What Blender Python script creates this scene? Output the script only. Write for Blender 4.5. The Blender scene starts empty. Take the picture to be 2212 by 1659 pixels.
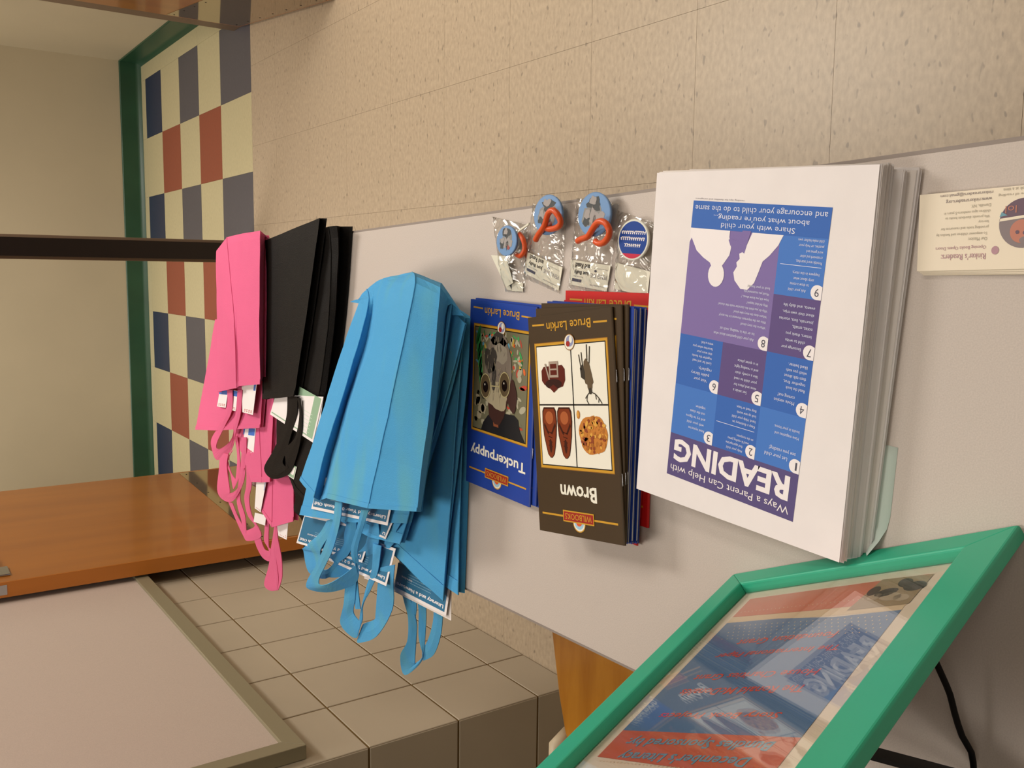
import bpy, bmesh, math, random
from mathutils import Vector, Matrix, noise
random.seed(7)
C = bpy.context.scene.collection
scene = bpy.context.scene
# ------------------------------------------------------------------ camera
cam_d = bpy.data.cameras.new('camera'); cam = bpy.data.objects.new('camera', cam_d); C.objects.link(cam)
cam_d.sensor_fit = 'HORIZONTAL'; cam_d.sensor_width = 36.0
cam_d.lens = 36.0 * 2024.60012 / 2212.0
cam_d.clip_start = 0.02
CR = Vector((0.993221, 0.101413, -0.056814)); CU = Vector((-0.010951, 0.568208, 0.822812)); CW = Vector((-0.115726, 0.816612, -0.565467))
m = Matrix.Identity(4)
m.col[0][:3] = -CU; m.col[1][:3] = CR; m.col[2][:3] = -CW       # the phone was held sideways: world up points to the left of the frame
m.col[3][:3] = (0, 0, 1.29405)
cam.matrix_world = m
scene.camera = cam
# ------------------------------------------------------------------ world, lights, exposure
w = bpy.data.worlds.new('world'); scene.world = w; w.use_nodes = True
w.node_tree.nodes['Background'].inputs[0].default_value = (1.0, 0.97, 0.92, 1)
w.node_tree.nodes['Background'].inputs[1].default_value = 0.25
def area(name, loc, sx, sy, power, col=(1.0, 0.95, 0.88)):
    l = bpy.data.lights.new(name, 'AREA'); l.shape = 'RECTANGLE'; l.size = sx; l.size_y = sy
    l.energy = power; l.color = col
    o = bpy.data.objects.new(name, l); C.objects.link(o); o.location = loc
    return o
area('ceiling_lamp_light', (1.0, 2.9, 2.66), 0.55, 1.15, 62)
area('ceiling_lamp_light', (-0.5, 1.2, 2.66), 0.55, 1.15, 13)
area('ceiling_lamp_light', (0.25, -0.9, 2.66), 0.55, 1.15, 7)
area('ceiling_lamp_light', (1.9, 0.9, 2.66), 0.55, 1.15, 20)
area('ceiling_lamp_light', (-0.6, 4.6, 2.66), 1.15, 0.4, 42)
scene.view_settings.view_transform = 'Standard'
scene.view_settings.look = 'None'
scene.view_settings.gamma = 1.0
scene.view_settings.use_curve_mapping = False
scene.view_settings.exposure = 0.0

# ------------------------------------------------------------------ helpers
def srgb(c):
    if isinstance(c, str):
        c = tuple(int(c[i:i+2], 16) for i in (0, 2, 4))
    out = []
    for v in c:
        v = v / 255.0
        out.append(v / 12.92 if v <= 0.04045 else ((v + 0.055) / 1.055) ** 2.4)
    return (out[0], out[1], out[2], 1.0)
MATS = {}
def mat(name, col, rough=0.6, spec=0.4, metal=0.0, var=0.0, vscale=8.0, bump=0.0, bscale=200.0, stretch=(1, 1, 1), col2=None, vcoord='Object', detail=4.0, coat=0.0, sheen=0.0):
    if name in MATS: return MATS[name]
    mt = bpy.data.materials.new(name); mt.use_nodes = True; MATS[name] = mt
    nt = mt.node_tree; b = nt.nodes['Principled BSDF']
    b.inputs['Base Color'].default_value = srgb(col)
    b.inputs['Roughness'].default_value = rough
    b.inputs['Metallic'].default_value = metal
    b.inputs['Specular IOR Level'].default_value = spec
    if coat: b.inputs['Coat Weight'].default_value = coat; b.inputs['Coat Roughness'].default_value = 0.08
    if sheen: b.inputs['Sheen Weight'].default_value = sheen
    if var or bump:
        tc = nt.nodes.new('ShaderNodeTexCoord'); mp = nt.nodes.new('ShaderNodeMapping')
        mp.inputs['Scale'].default_value = stretch
        if vcoord == 'World':
            g = nt.nodes.new('ShaderNodeNewGeometry'); nt.links.new(g.outputs['Position'], mp.inputs['Vector'])
        else:
            nt.links.new(tc.outputs[vcoord], mp.inputs['Vector'])
    if var:
        n = nt.nodes.new('ShaderNodeTexNoise'); n.inputs['Scale'].default_value = vscale; n.inputs['Detail'].default_value = detail
        nt.links.new(mp.outputs[0], n.inputs['Vector'])
        r = nt.nodes.new('ShaderNodeValToRGB'); r.color_ramp.elements[0].position = 0.32; r.color_ramp.elements[1].position = 0.68
        base = srgb(col)
        c2 = srgb(col2) if col2 else tuple(min(1, v * (1 + var)) for v in base[:3]) + (1,)
        c1 = base if col2 else tuple(v * (1 - var) for v in base[:3]) + (1,)
        r.color_ramp.elements[0].color = c1; r.color_ramp.elements[1].color = c2
        nt.links.new(n.outputs['Fac'], r.inputs['Fac']); nt.links.new(r.outputs[0], b.inputs['Base Color'])
    if bump:
        n2 = nt.nodes.new('ShaderNodeTexNoise'); n2.inputs['Scale'].default_value = bscale; n2.inputs['Detail'].default_value = 3
        nt.links.new(mp.outputs[0], n2.inputs['Vector'])
        bp = nt.nodes.new('ShaderNodeBump'); bp.inputs['Strength'].default_value = bump; bp.inputs['Distance'].default_value = 0.002
        nt.links.new(n2.outputs['Fac'], bp.inputs['Height']); nt.links.new(bp.outputs[0], b.inputs['Normal'])
    return mt
def link(o, parent=None):
    C.objects.link(o)
    if parent: o.parent = parent
    return o
def empty(name, loc=(0, 0, 0), rotz=0):
    o = bpy.data.objects.new(name, None); C.objects.link(o); o.location = loc; o.rotation_euler = (0, 0, rotz); o.empty_display_size = 0.05
    return o
def tag(o, label, cat, group=None):
    o['label'] = label; o['category'] = cat
    if group: o['group'] = group
    return o
def struct(o): o['kind'] = 'structure'; return o
class MB:
    """collects faces with materials, links them as one mesh object"""
    def __init__(s): s.v = []; s.f = []; s.m = []; s.mats = []; s.sm = []
    def mi(s, mt):
        if mt not in s.mats: s.mats.append(mt)
        return s.mats.index(mt)
    def add(s, vs, fs, mt, smooth=False):
        o = len(s.v); s.v += [tuple(v) for v in vs]; k = s.mi(mt)
        for f in fs: s.f.append(tuple(i + o for i in f)); s.m.append(k); s.sm.append(smooth)
    def box(s, a, b, mt):
        x0, y0, z0 = a; x1, y1, z1 = b
        vs = [(x0,y0,z0),(x1,y0,z0),(x1,y1,z0),(x0,y1,z0),(x0,y0,z1),(x1,y0,z1),(x1,y1,z1),(x0,y1,z1)]
        s.add(vs, [(3,2,1,0),(4,5,6,7),(0,1,5,4),(1,2,6,5),(2,3,7,6),(3,0,4,7)], mt)
    def prism(s, pts, z0, z1, mt):
        n = len(pts)
        vs = [(p[0], p[1], z0) for p in pts] + [(p[0], p[1], z1) for p in pts]
        s.add(vs, [tuple(range(n))[::-1], tuple(range(n, 2*n))] + [(i, (i+1) % n, n+(i+1) % n, n+i) for i in range(n)], mt)
    def tube(s, pts, r, mt, seg=8, closed=False):
        pts = [Vector(p) for p in pts]; n = len(pts); vs = []; fs = []
        up = Vector((0.13, 0.2, 1)).normalized()
        for i, p in enumerate(pts):
            if closed: t = (pts[(i+1) % n] - pts[i-1])
            else: t = pts[min(i+1, n-1)] - pts[max(i-1, 0)]
            t.normalize(); a = t.cross(up)
            if a.length < 1e-3: a = t.cross(Vector((1, 0, 0)))
            a.normalize(); b = t.cross(a)
            rr = r[i] if isinstance(r, (list, tuple)) else r
            for k in range(seg):
                an = 2*math.pi*k/seg; vs.append(p + a*rr*math.cos(an) + b*rr*math.sin(an))
        for i in range(n if closed else n-1):
            for k in range(seg):
                j = (i+1) % n
                fs.append((i*seg+k, i*seg+(k+1) % seg, j*seg+(k+1) % seg, j*seg+k))
        if not closed: fs += [tuple(range(seg))[::-1], tuple((n-1)*seg+k for k in range(seg))]
        s.add(vs, fs, mt, True)
    def lathe(s, prof, mt, o=(0,0,0), seg=20):
        vs = []; fs = []; n = len(prof)
        for k in range(seg):
            a = 2*math.pi*k/seg
            for r, z in prof: vs.append((o[0]+r*math.cos(a), o[1]+r*math.sin(a), o[2]+z))
        for k in range(seg):
            for i in range(n-1):
                fs.append((k*n+i, ((k+1) % seg)*n+i, ((k+1) % seg)*n+i+1, k*n+i+1))
        s.add(vs, fs, mt, True)
    def build(s, name, parent=None, bevel=0, solid=0, subsurf=0):
        me = bpy.data.meshes.new(name); me.from_pydata(s.v, [], s.f)
        for mt in s.mats: me.materials.append(mt)
        me.polygons.foreach_set('material_index', s.m); me.polygons.foreach_set('use_smooth', s.sm)
        me.update(); o = bpy.data.objects.new(name, me); link(o, parent)
        if solid:
            md = o.modifiers.new('solid', 'SOLIDIFY'); md.thickness = solid; md.offset = 0
        if bevel:
            md = o.modifiers.new('bevel', 'BEVEL'); md.width = bevel; md.segments = 2; md.limit_method = 'ANGLE'
        if subsurf:
            md = o.modifiers.new('sub', 'SUBSURF'); md.levels = subsurf; md.render_levels = subsurf
        return o
# ---- text: built-in font turned into flat mesh, fitted into boxes of the print
TXT = {}
def text_mesh(s, bold=0.0, shear=0.0):
    key = (s, bold, shear)
    if key in TXT: return TXT[key]
    cu = bpy.data.curves.new('t', 'FONT'); cu.body = s; cu.size = 1.0; cu.resolution_u = 2; cu.offset = bold; cu.shear = shear
    ob = bpy.data.objects.new('t', cu)
    me = bpy.data.meshes.new_from_object(ob)
    vs = [v.co[:2] for v in me.vertices]; fs = [tuple(p.vertices) for p in me.polygons]
    bpy.data.objects.remove(ob); bpy.data.curves.remove(cu); bpy.data.meshes.remove(me)
    if vs:
        x0 = min(v[0] for v in vs); x1 = max(v[0] for v in vs); y0 = min(v[1] for v in vs); y1 = max(v[1] for v in vs)
        vs = [((v[0]-x0)/(x1-x0), (v[1]-y0)/(y1-y0)) for v in vs]
    TXT[key] = (vs, fs)
    return TXT[key]
class Print:
    """flat print on a surface: origin at the top left corner of the page, x = reading direction, y = down the page, in mm"""
    def __init__(s, o, x, y, rot=0.0, piv=(0, 0)):
        s.o = Vector(o); s.x = Vector(x).normalized(); s.y = Vector(y).normalized(); s.n = s.y.cross(s.x).normalized()
        s.rot = math.radians(rot); s.piv = piv; s.mb = MB(); s.k = 1
    def P(s, u, v, k):
        du, dv = u - s.piv[0], v - s.piv[1]
        u2 = s.piv[0] + du*math.cos(s.rot) - dv*math.sin(s.rot); v2 = s.piv[1] + du*math.sin(s.rot) + dv*math.cos(s.rot)
        return s.o + s.x*u2*0.001 + s.y*v2*0.001 + s.n*0.00009*k
    def poly(s, pts, mt, layer=1):
        vs = [s.P(u, v, layer) for u, v in pts]
        bm = bmesh.new(); bv = [bm.verts.new(v) for v in vs]
        try: f = bm.faces.new(bv)
        except Exception: bm.free(); return
        r = bmesh.ops.triangulate(bm, faces=[f]); bm.verts.index_update()
        fs = []
        for q in bm.faces:
            q.normal_update(); ids = [v.index for v in q.verts]
            if q.normal.dot(s.n) < 0: ids.reverse()
            fs.append(tuple(ids))
        s.mb.add([v.co for v in bm.verts], fs, mt); bm.free()
    def rect(s, u0, v0, u1, v1, mt, layer=1): s.poly([(u0, v0), (u1, v0), (u1, v1), (u0, v1)], mt, layer)
    def ell(s, u, v, a, b, mt, layer=1, seg=24, ang=0, lo=0, hi=360):
        pts = []
        for k in range(seg):
            t = math.radians(lo + (hi-lo)*k/(seg if hi-lo >= 360 else seg-1)); c, d = a*math.cos(t), b*math.sin(t)
            r = math.radians(ang); pts.append((u + c*math.cos(r) - d*math.sin(r), v + c*math.sin(r) + d*math.cos(r)))
        s.poly(pts, mt, layer)
    def ring(s, u, v, a, b, wd, mt, layer=1, seg=28):
        vs = []; fs = []
        for k in range(seg):
            t = 2*math.pi*k/seg
            vs.append(s.P(u+a*math.cos(t), v+b*math.sin(t), layer)); vs.append(s.P(u+(a-wd)*math.cos(t), v+(b-wd)*math.sin(t), layer))
        for k in range(seg):
            j = (k+1) % seg; fs.append((2*k, 2*k+1, 2*j+1, 2*j))
        s.mb.add(vs, fs, mt)
    def line(s, u0, v0, u1, v1, wd, mt, layer=1):
        d = math.hypot(u1-u0, v1-v0) or 1; nx, ny = -(v1-v0)/d*wd/2, (u1-u0)/d*wd/2
        s.poly([(u0+nx, v0+ny), (u1+nx, v1+ny), (u1-nx, v1-ny), (u0-nx, v0-ny)], mt, layer)
    def text(s, st, u0, v0, u1, v1, mt, layer=2, bold=0.0, shear=0.0):
        """fit the string's ink into the box"""
        vs, fs = text_mesh(st, bold, shear)
        if not vs: return
        s.mb.add([s.P(u0 + a*(u1-u0), v1 - b*(v1-v0), layer) for a, b in vs], fs, mt)
    def lines(s, ls, u0, v0, h, gap, mt, cw=0.50, layer=2, bold=0.0, indent=None):
        for i, st in enumerate(ls):
            ub = u0 + (indent[i] if indent else 0)
            hh = h * (1.25 if any(c in 'gypqj,' for c in st) and any(c in 'bdfhklt' or c.isupper() for c in st) else 1.0)
            s.text(st, ub, v0 + i*gap, ub + len(st)*h*cw, v0 + i*gap + hh, mt, layer, bold)
    def build(s, name, parent=None): return s.mb.build(name, parent)
def lerp(a, b, t): return Vector(a).lerp(Vector(b), t)
def cr(p, t):
    """Catmull-Rom through a list of vectors, t in 0..len-1"""
    n = len(p); i = min(int(t), n-2); u = t - i
    p0 = p[max(i-1, 0)]; p1 = p[i]; p2 = p[i+1]; p3 = p[min(i+2, n-1)]
    return 0.5*((2*p1) + (-p0+p2)*u + (2*p0-5*p1+4*p2-p3)*u*u + (-p0+3*p1-3*p2+p3)*u*u*u)

# ------------------------------------------------------------------ materials
M_paper = mat('white_paper', 'e6e0e0', 0.75, 0.2, var=0.02, vscale=30)
M_edge = mat('paper_edge', 'e4dcd8', 0.8, 0.2)
M_grout = mat('grout', '6e5836', 0.9, 0.1)
M_tile = mat('glazed_tile', 'ada18e', 0.38, 0.4, var=0.05, vscale=3, vcoord='World')
M_wall = mat('cream_wall_paint', 'b8ac92', 0.7, 0.25, var=0.03, vscale=2.5, vcoord='World')
M_ceil = mat('ceiling_white', 'e4ddd0', 0.9, 0.1)
M_cove = mat('green_cove_base', '244832', 0.35, 0.5, var=0.12, vscale=5)
def vct(name, col, speck, amount=0.5):
    """speckled vinyl floor tile: fine streaks drawn along x and a few dark chips"""
    mt = mat(name, col, 0.42, 0.45); nt = mt.node_tree; b = nt.nodes['Principled BSDF']; L = nt.links
    g = nt.nodes.new('ShaderNodeNewGeometry'); mp = nt.nodes.new('ShaderNodeMapping')
    mp.inputs['Scale'].default_value = (0.55, 1.0, 1.0); L.new(g.outputs['Position'], mp.inputs['Vector'])
    n1 = nt.nodes.new('ShaderNodeTexNoise'); n1.inputs['Scale'].default_value = 120; n1.inputs['Detail'].default_value = 4; L.new(mp.outputs[0], n1.inputs['Vector'])
    r1 = nt.nodes.new('ShaderNodeValToRGB'); base = srgb(col)
    r1.color_ramp.elements[0].position = 0.3; r1.color_ramp.elements[0].color = tuple(v*(1-0.13*amount*2) for v in base[:3]) + (1,)
    r1.color_ramp.elements[1].position = 0.7; r1.color_ramp.elements[1].color = tuple(min(1, v*(1+0.08*amount*2)) for v in base[:3]) + (1,)
    L.new(n1.outputs['Fac'], r1.inputs['Fac'])
    n2 = nt.nodes.new('ShaderNodeTexNoise'); n2.inputs['Scale'].default_value = 85; n2.inputs['Detail'].default_value = 1; L.new(mp.outputs[0], n2.inputs['Vector'])
    r2 = nt.nodes.new('ShaderNodeValToRGB'); r2.color_ramp.elements[0].position = 0.665; r2.color_ramp.elements[0].color = (0, 0, 0, 1)
    r2.color_ramp.elements[1].position = 0.74; r2.color_ramp.elements[1].color = (amount, amount, amount, 1); L.new(n2.outputs['Fac'], r2.inputs['Fac'])
    mx = nt.nodes.new('ShaderNodeMix'); mx.data_type = 'RGBA'; L.new(r2.outputs[0], mx.inputs['Factor']); L.new(r1.outputs[0], mx.inputs['A']); mx.inputs['B'].default_value = srgb(speck)
    L.new(mx.outputs['Result'], b.inputs['Base Color'])
    return mt
M_vct = vct('beige_floor_tile', 'a5947d', '62574a', 0.6)
M_cream = vct('cream_floor_tile', 'b3a985', '968c6c', 0.3)
M_navy = vct('navy_floor_tile', '232c44', '3a425c', 0.3)
M_slate = vct('slate_floor_tile', '4c4a50', '66646a', 0.3)
M_red = vct('brick_red_floor_tile', '84432f', '6a3527', 0.3)
def wood(name, c1, c2, rough, stretch, sc=6.0, coat=0.0):
    mt = mat(name, c1, rough, 0.5, var=0.01, vscale=sc, stretch=stretch, col2=c2, vcoord='World', detail=8, coat=coat)
    return mt
M_door = wood('orange_door_veneer', '91551c', 'a0611f', 0.3, (3, 3, 0.35), 4, 0.25)
M_dooredge = wood('orange_door_edge', 'a86420', 'b46c24', 0.45, (3, 3, 0.4), 5)
M_kick = mat('bronze_kick_plate', 'a0855c', 0.07, 0.5, metal=0.9)
M_dark = mat('dark_bronze_metal', '150c0a', 0.35, 0.4)
M_brown = mat('brown_metal_trim', '6e5a48', 0.45, 0.4)
M_chrome = mat('chrome', 'b8bcc0', 0.12, 0.5, metal=1.0)
M_chair = wood('amber_chair_wood', 'a8690f', 'c08222', 0.35, (1.2, 7, 3), 5, 0.3)
M_cplast = mat('cream_enamel', 'd8c9ad', 0.4, 0.4)
def laminate(name, col, sc):
    return mat(name, col, 0.5, 0.35, var=0.05, vscale=sc, bump=0.08, bscale=sc*0.8, vcoord='World', detail=2)
M_top = laminate('speckled_grey_laminate', 'bdb2aa', 900)
M_tedge = mat('table_edge_band', '8a7f78', 0.5, 0.3)
M_board = laminate('grey_board_fabric', 'b8a99f', 500)
M_alu = mat('aluminium_frame', '8e866e', 0.45, 0.4, metal=0.25)
M_leg = mat('grey_table_steel', '3c3835', 0.4, 0.4)

# ------------------------------------------------------------------ the setting
X0 = 1.0017; T = 0.3048
Ls = [5.2963, 4.9902, 4.6683, 4.3616, 4.052, 3.6753]
floor = MB(); floor.box((-3.2, -3.2, -0.12), (3.2, 5.42, -0.0015), mat('floor_seam', '8a7a62', 0.8, 0.2)); floor = struct(floor.build('floor'))
unit = {}
def tile_obj(name, x0, y0, x1, y1, mt, parent):
    key = (round(x1-x0, 3), round(y1-y0, 3), mt.name)
    if key not in unit:
        b = MB(); gx = 0.0003
        b.box((gx, gx, -0.004), (x1-x0-gx, y1-y0-gx, 0.0), mt)
        o = b.build(name, parent); unit[key] = o.data
    else:
        o = bpy.data.objects.new(name, unit[key]); link(o, parent)
    o.location = (x0, y0, 0); return o
XR = 1.102
for k in range(5):
    y1, y0 = Ls[k], Ls[k+1]
    dark = [M_navy, M_red, M_slate, M_red, M_slate][k]
    tile_obj('floor_tile', X0, y0, XR, y1, M_cream, floor)
    for i in range(0, 9):
        x1 = X0 - i*T; x0 = x1 - T
        mt = dark if (i + k) % 2 == 0 else M_cream
        tile_obj('floor_tile', x0, y0, x1, y1, mt, floor)
for i in range(-1, 9):
    x1 = X0 - i*T; x0 = x1 - T
    if i == -1: x0, x1 = X0, XR
    tile_obj('floor_tile', x0, Ls[0], x1, 5.40, M_cream, floor)
SX = 0.1826; DX = 0.3055; SY = 2.8075
ys = [3.6753, SY + 2*T]
while ys[-1] > -0.7: ys.append(ys[-1] - T)
for j in range(len(ys)-1):
    for i in range(-5, 7):
        x0 = SX + i*DX
        tile_obj('floor_tile', x0, ys[j+1], x0+DX, ys[j], M_vct, floor)
# far corridor wall with its green cove base
b = MB(); b.box((-3.2, 5.40, 0), (XR+0.1, 5.5, 2.7), M_wall); struct(b.build('wall_far'))
def cove(p0, p1, nrm, name):
    """cove base: flat face, curved toe, thin top lip"""
    prof = [(0, 0.108), (0.004, 0.107), (0.005, 0.10), (0.005, 0.03), (0.009, 0.012), (0.022, 0.001), (0.022, 0.0)]
    b = MB(); vs = []; n = len(prof)
    for p in (p0, p1):
        for d, z in prof: vs.append((p[0]+nrm[0]*d, p[1]+nrm[1]*d, z))
    fs = [(i, i+1, n+i+1, n+i) for i in range(n-1)]
    b.add(vs, fs, M_cove, True); return struct(b.build(name))
cove((-3.2, 5.40), (XR, 5.40), (0, -1), 'baseboard_far')
b = MB(); b.box((XR, 3.86, 0), (XR+0.1, 5.40, 2.7), M_wall); struct(b.build('wall_corridor_side'))
cove((XR, 3.87), (XR, 5.39), (-1, 0), 'baseboard_corridor_side')
# wall around the double doorway
b = MB(); b.box((1.02, 3.70, 0), (2.6, 3.85, 2.7), M_wall); struct(b.build('wall_door_right'))
b = MB(); b.box((-3.2, 3.80, 0), (-0.99, 3.93, 2.7), M_wall); struct(b.build('wall_door_left'))
b = MB(); b.box((-0.97, 3.72, 2.15), (1.02, 3.85, 2.7), M_wall); struct(b.build('wall_door_header'))
b = MB(); b.box((2.5, -3.1, 0), (2.6, 3.70, 2.7), M_wall); struct(b.build('wall_right'))
b = MB(); b.box((-3.1, -3.2, 0), (2.6, -3.1, 2.7), M_wall); struct(b.build('wall_back'))
b = MB(); b.box((-3.2, -3.2, 0), (-3.1, 1.58, 2.7), M_wall); struct(b.build('wall_left_room'))
b = MB(); b.box((-3.2, -3.2, 2.7), (2.7, 5.5, 2.8), M_ceil); struct(b.build('ceiling'))
def trim(name, parts):
    b = MB()
    for a, c, mt in parts: b.box(a, c, mt)
    return struct(b.build(name, bevel=0.002))
trim('trim_1', [((0.036, 3.70, 0.0), (0.122, 3.74, 2.15), M_brown), ((0.046, 3.665, 0.0), (0.111, 3.70, 2.15), M_dark)])
trim('trim_2', [((0.962, 3.76, 0), (1.02, 3.86, 2.15), M_brown)])
trim('trim_3', [((-0.98, 3.795, 0), (-0.85, 3.86, 2.15), M_brown)])
trim('trim_4', [((-0.85, 3.76, 2.09), (0.962, 3.86, 2.15), M_brown)])
# left wall faced with square glazed tiles, turning the corner towards the camera
XW = -0.931; YC = 1.60; S = 0.2067; Z0 = 0.106
lw = MB(); lw.box((-3.1, YC+0.0018, 0), (XW-0.0018, 3.80, 2.7), M_grout)
lw = struct(lw.build('wall_left'))
upper = MB(); upper.prism([(-3.1, YC), (XW, YC), (XW, 3.795), (XW-0.0022, 3.795), (XW-0.0022, YC+0.0022), (-3.1, YC+0.0022)], Z0+5*S, 2.7, M_tile)
upper.build('upper_tile_field', lw)
tmesh = {}
def wall_tile(w_, h_, loc, rotz):
    key = (round(w_, 3), round(h_, 3))
    if key not in tmesh:
        g = 0.0021; b = MB()
        x0, x1, z0, z1 = g, w_-g, g, h_-g; r = 0.0012; d = 0.004
        vs = [(x0, d, z0), (x1, d, z0), (x1, d, z1), (x0, d, z1), (x0, r, z0), (x1, r, z0), (x1, r, z1), (x0, r, z1),
              (x0+r, 0, z0+r), (x1-r, 0, z0+r), (x1-r, 0, z1-r), (x0+r, 0, z1-r)]
        b.add(vs, [(0,1,5,4),(1,2,6,5),(2,3,7,6),(3,0,4,7),(4,5,9,8),(5,6,10,9),(6,7,11,10),(7,4,8,11),(8,9,10,11)], M_tile)
        o = b.build('tile', lw); tmesh[key] = o.data
    else:
        o = bpy.data.objects.new('tile', tmesh[key]); link(o, lw)
    o.location = loc; o.rotation_euler = (0, 0, rotz); return o
for j in range(-1, 5):
    z = 0.0 if j < 0 else Z0 + j*S; h = Z0 if j < 0 else S
    y = YC
    while y < 3.78:
        ww = min(S, 3.79 - y)
        if ww > 0.03: wall_tile(ww, h, (XW, y, z), math.pi/2)
        y += S
    for i in range(5): wall_tile(S, h, (XW - (i+1)*S, YC, z), 0)

# ------------------------------------------------------------------ doors
def leaf(name, p_hinge, p_latch, face_side, label):
    """door leaf between two floor points; local x from hinge to latch, face at y=0, body behind"""
    a = Vector(p_hinge); c = Vector(p_latch); d = c - a; L = d.length
    o = empty(name, (a.x, a.y, 0.012), math.atan2(d.y, d.x)); struct(o)
    s = face_side
    b = MB(); b.box((0, 0.0 if s > 0 else -0.044, 0), (L-0.003, 0.044 if s > 0 else 0.0, 2.07), M_door); b.build('door_panel', o, bevel=0.0015)
    b = MB(); b.box((L-0.003, 0.0 if s > 0 else -0.044, 0), (L, 0.044 if s > 0 else 0.0, 2.07), M_dooredge); b.build('edge_band', o)
    b = MB(); b.box((0.02, -0.0012 if s > 0 else 0.0, 0.01), (L-0.012, 0.0 if s > 0 else 0.0012, 0.285), M_kick); kp = b.build('kick_plate', o)
    sc_ = None
    for i in range(7):
        for zz in (0.03, 0.265):
            x = 0.05 + i*(L-0.1)/6; y = -0.0012 if s > 0 else 0.0012
            if sc_ is None:
                b = MB(); b.lathe([(0.0, 0.0012), (0.003, 0.0008), (0.0035, 0.0)], M_dark, (0, 0, 0), 8); so_ = b.build('screw', kp); sc_ = so_.data
            else: so_ = bpy.data.objects.new('screw', sc_); link(so_, kp)
            so_.location = (x, y, zz); so_.rotation_euler = (math.pi/2 if s > 0 else -math.pi/2, 0, 0)
    return o, L
dl, LL = leaf('door_1', (-0.797, 3.775), (-0.850, 2.825), -1, '')
# lever handle on the near end of the left leaf
f = 1
b = MB(); b.box((LL-0.115, 0.0, 0.985), (LL-0.045, 0.006, 1.19), M_chrome); b.build('handle_plate', dl, bevel=0.002)
b = MB(); b.tube([(LL-0.075, 0.006, 1.06), (LL-0.075, 0.05, 1.06), (LL-0.09, 0.06, 1.06), (LL-0.19, 0.06, 1.06)], 0.009, M_chrome, 10); b.build('handle', dl)
b = MB(); b.box((LL-0.001, -0.036, 1.0), (LL+0.001, -0.008, 1.2), M_chrome); b.build('latch_plate', dl)
dr, LR = leaf('door_2', (0.955, 3.755), (0.861, 2.883), 1, '')
b = MB(); b.box((LR-0.11, -0.006, 0.985), (LR-0.05, 0.0, 1.19), M_chrome); b.build('handle_plate', dr, bevel=0.002)

# ------------------------------------------------------------------ board on the tiled wall
nb = empty('notice_board', (XW, 1.625, 0.64))
tag(nb, 'large grey notice board in an aluminium frame on the tiled wall', 'notice board')
BL, BH, BD, FW = 1.36, 1.2, 0.030, 0.037
def boxobj(name, a, c, mt, parent, bevel=0.0):
    b = MB(); b.box(a, c, mt); return b.build(name, parent, bevel=bevel)
boxobj('panel', (0.002, FW-0.002, FW-0.002), (0.022, BL-FW+0.002, BH-FW+0.002), M_board, nb)
def mitre(name, pts, d):
    b = MB(); n = 4
    vs = [(0.001, y, z) for y, z in pts] + [(d, y, z) for y, z in pts]
    b.add(vs, [(0,1,2,3), (7,6,5,4)] + [(i, n+i, n+(i+1) % n, (i+1) % n) for i in range(n)], M_alu); return b.build(name, nb, bevel=0.0015)
mitre('frame_rail', [(0,0),(BL,0),(BL-FW,FW),(FW,FW)], BD)
mitre('frame_rail', [(0,0),(FW,FW),(FW,BH-FW),(0,BH)], BD)
mitre('frame_rail', [(0,BH),(FW,BH-FW),(BL-FW,BH-FW),(BL,BH)], BD)
mitre('frame_rail', [(BL,BH),(BL-FW,BH-FW),(BL-FW,FW),(BL,0)], BD)

# ------------------------------------------------------------------ ceiling lamps (panels that the lights belong to)
M_lamp = bpy.data.materials.new('lamp_diffuser'); M_lamp.use_nodes = True
_b = M_lamp.node_tree.nodes['Principled BSDF']; _b.inputs['Emission Color'].default_value = (1, 0.88, 0.72, 1); _b.inputs['Emission Strength'].default_value = 2.0
for (x, y, sx, sy), lb in (((1.0, 2.9, 0.6, 1.2), 'fluorescent ceiling panel in front of the double doors'), ((-0.5, 1.2, 0.6, 1.2), 'fluorescent ceiling panel above the left side of the table'), ((0.25, -0.9, 0.6, 1.2), 'fluorescent ceiling panel behind the camera'), ((1.9, 0.9, 0.6, 1.2), 'fluorescent ceiling panel near the right wall'), ((-0.6, 4.6, 1.2, 0.45), 'fluorescent ceiling panel in the corridor beyond the doors')):
    o = empty('ceiling_lamp', (x, y, 2.7)); tag(o, lb, 'ceiling lamp')
    boxobj('diffuser', (-sx/2+0.02, -sy/2+0.02, -0.02), (sx/2-0.02, sy/2-0.02, -0.012), M_lamp, o)
    b = MB(); b.box((-sx/2, -sy/2, -0.025), (sx/2, -sy/2+0.02, 0), M_alu); b.box((-sx/2, sy/2-0.02, -0.025), (sx/2, sy/2, 0), M_alu)
    b.box((-sx/2, -sy/2+0.02, -0.025), (-sx/2+0.02, sy/2-0.02, 0), M_alu); b.box((sx/2-0.02, -sy/2+0.02, -0.025), (sx/2, sy/2-0.02, 0), M_alu); b.build('lamp_frame', o)

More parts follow.
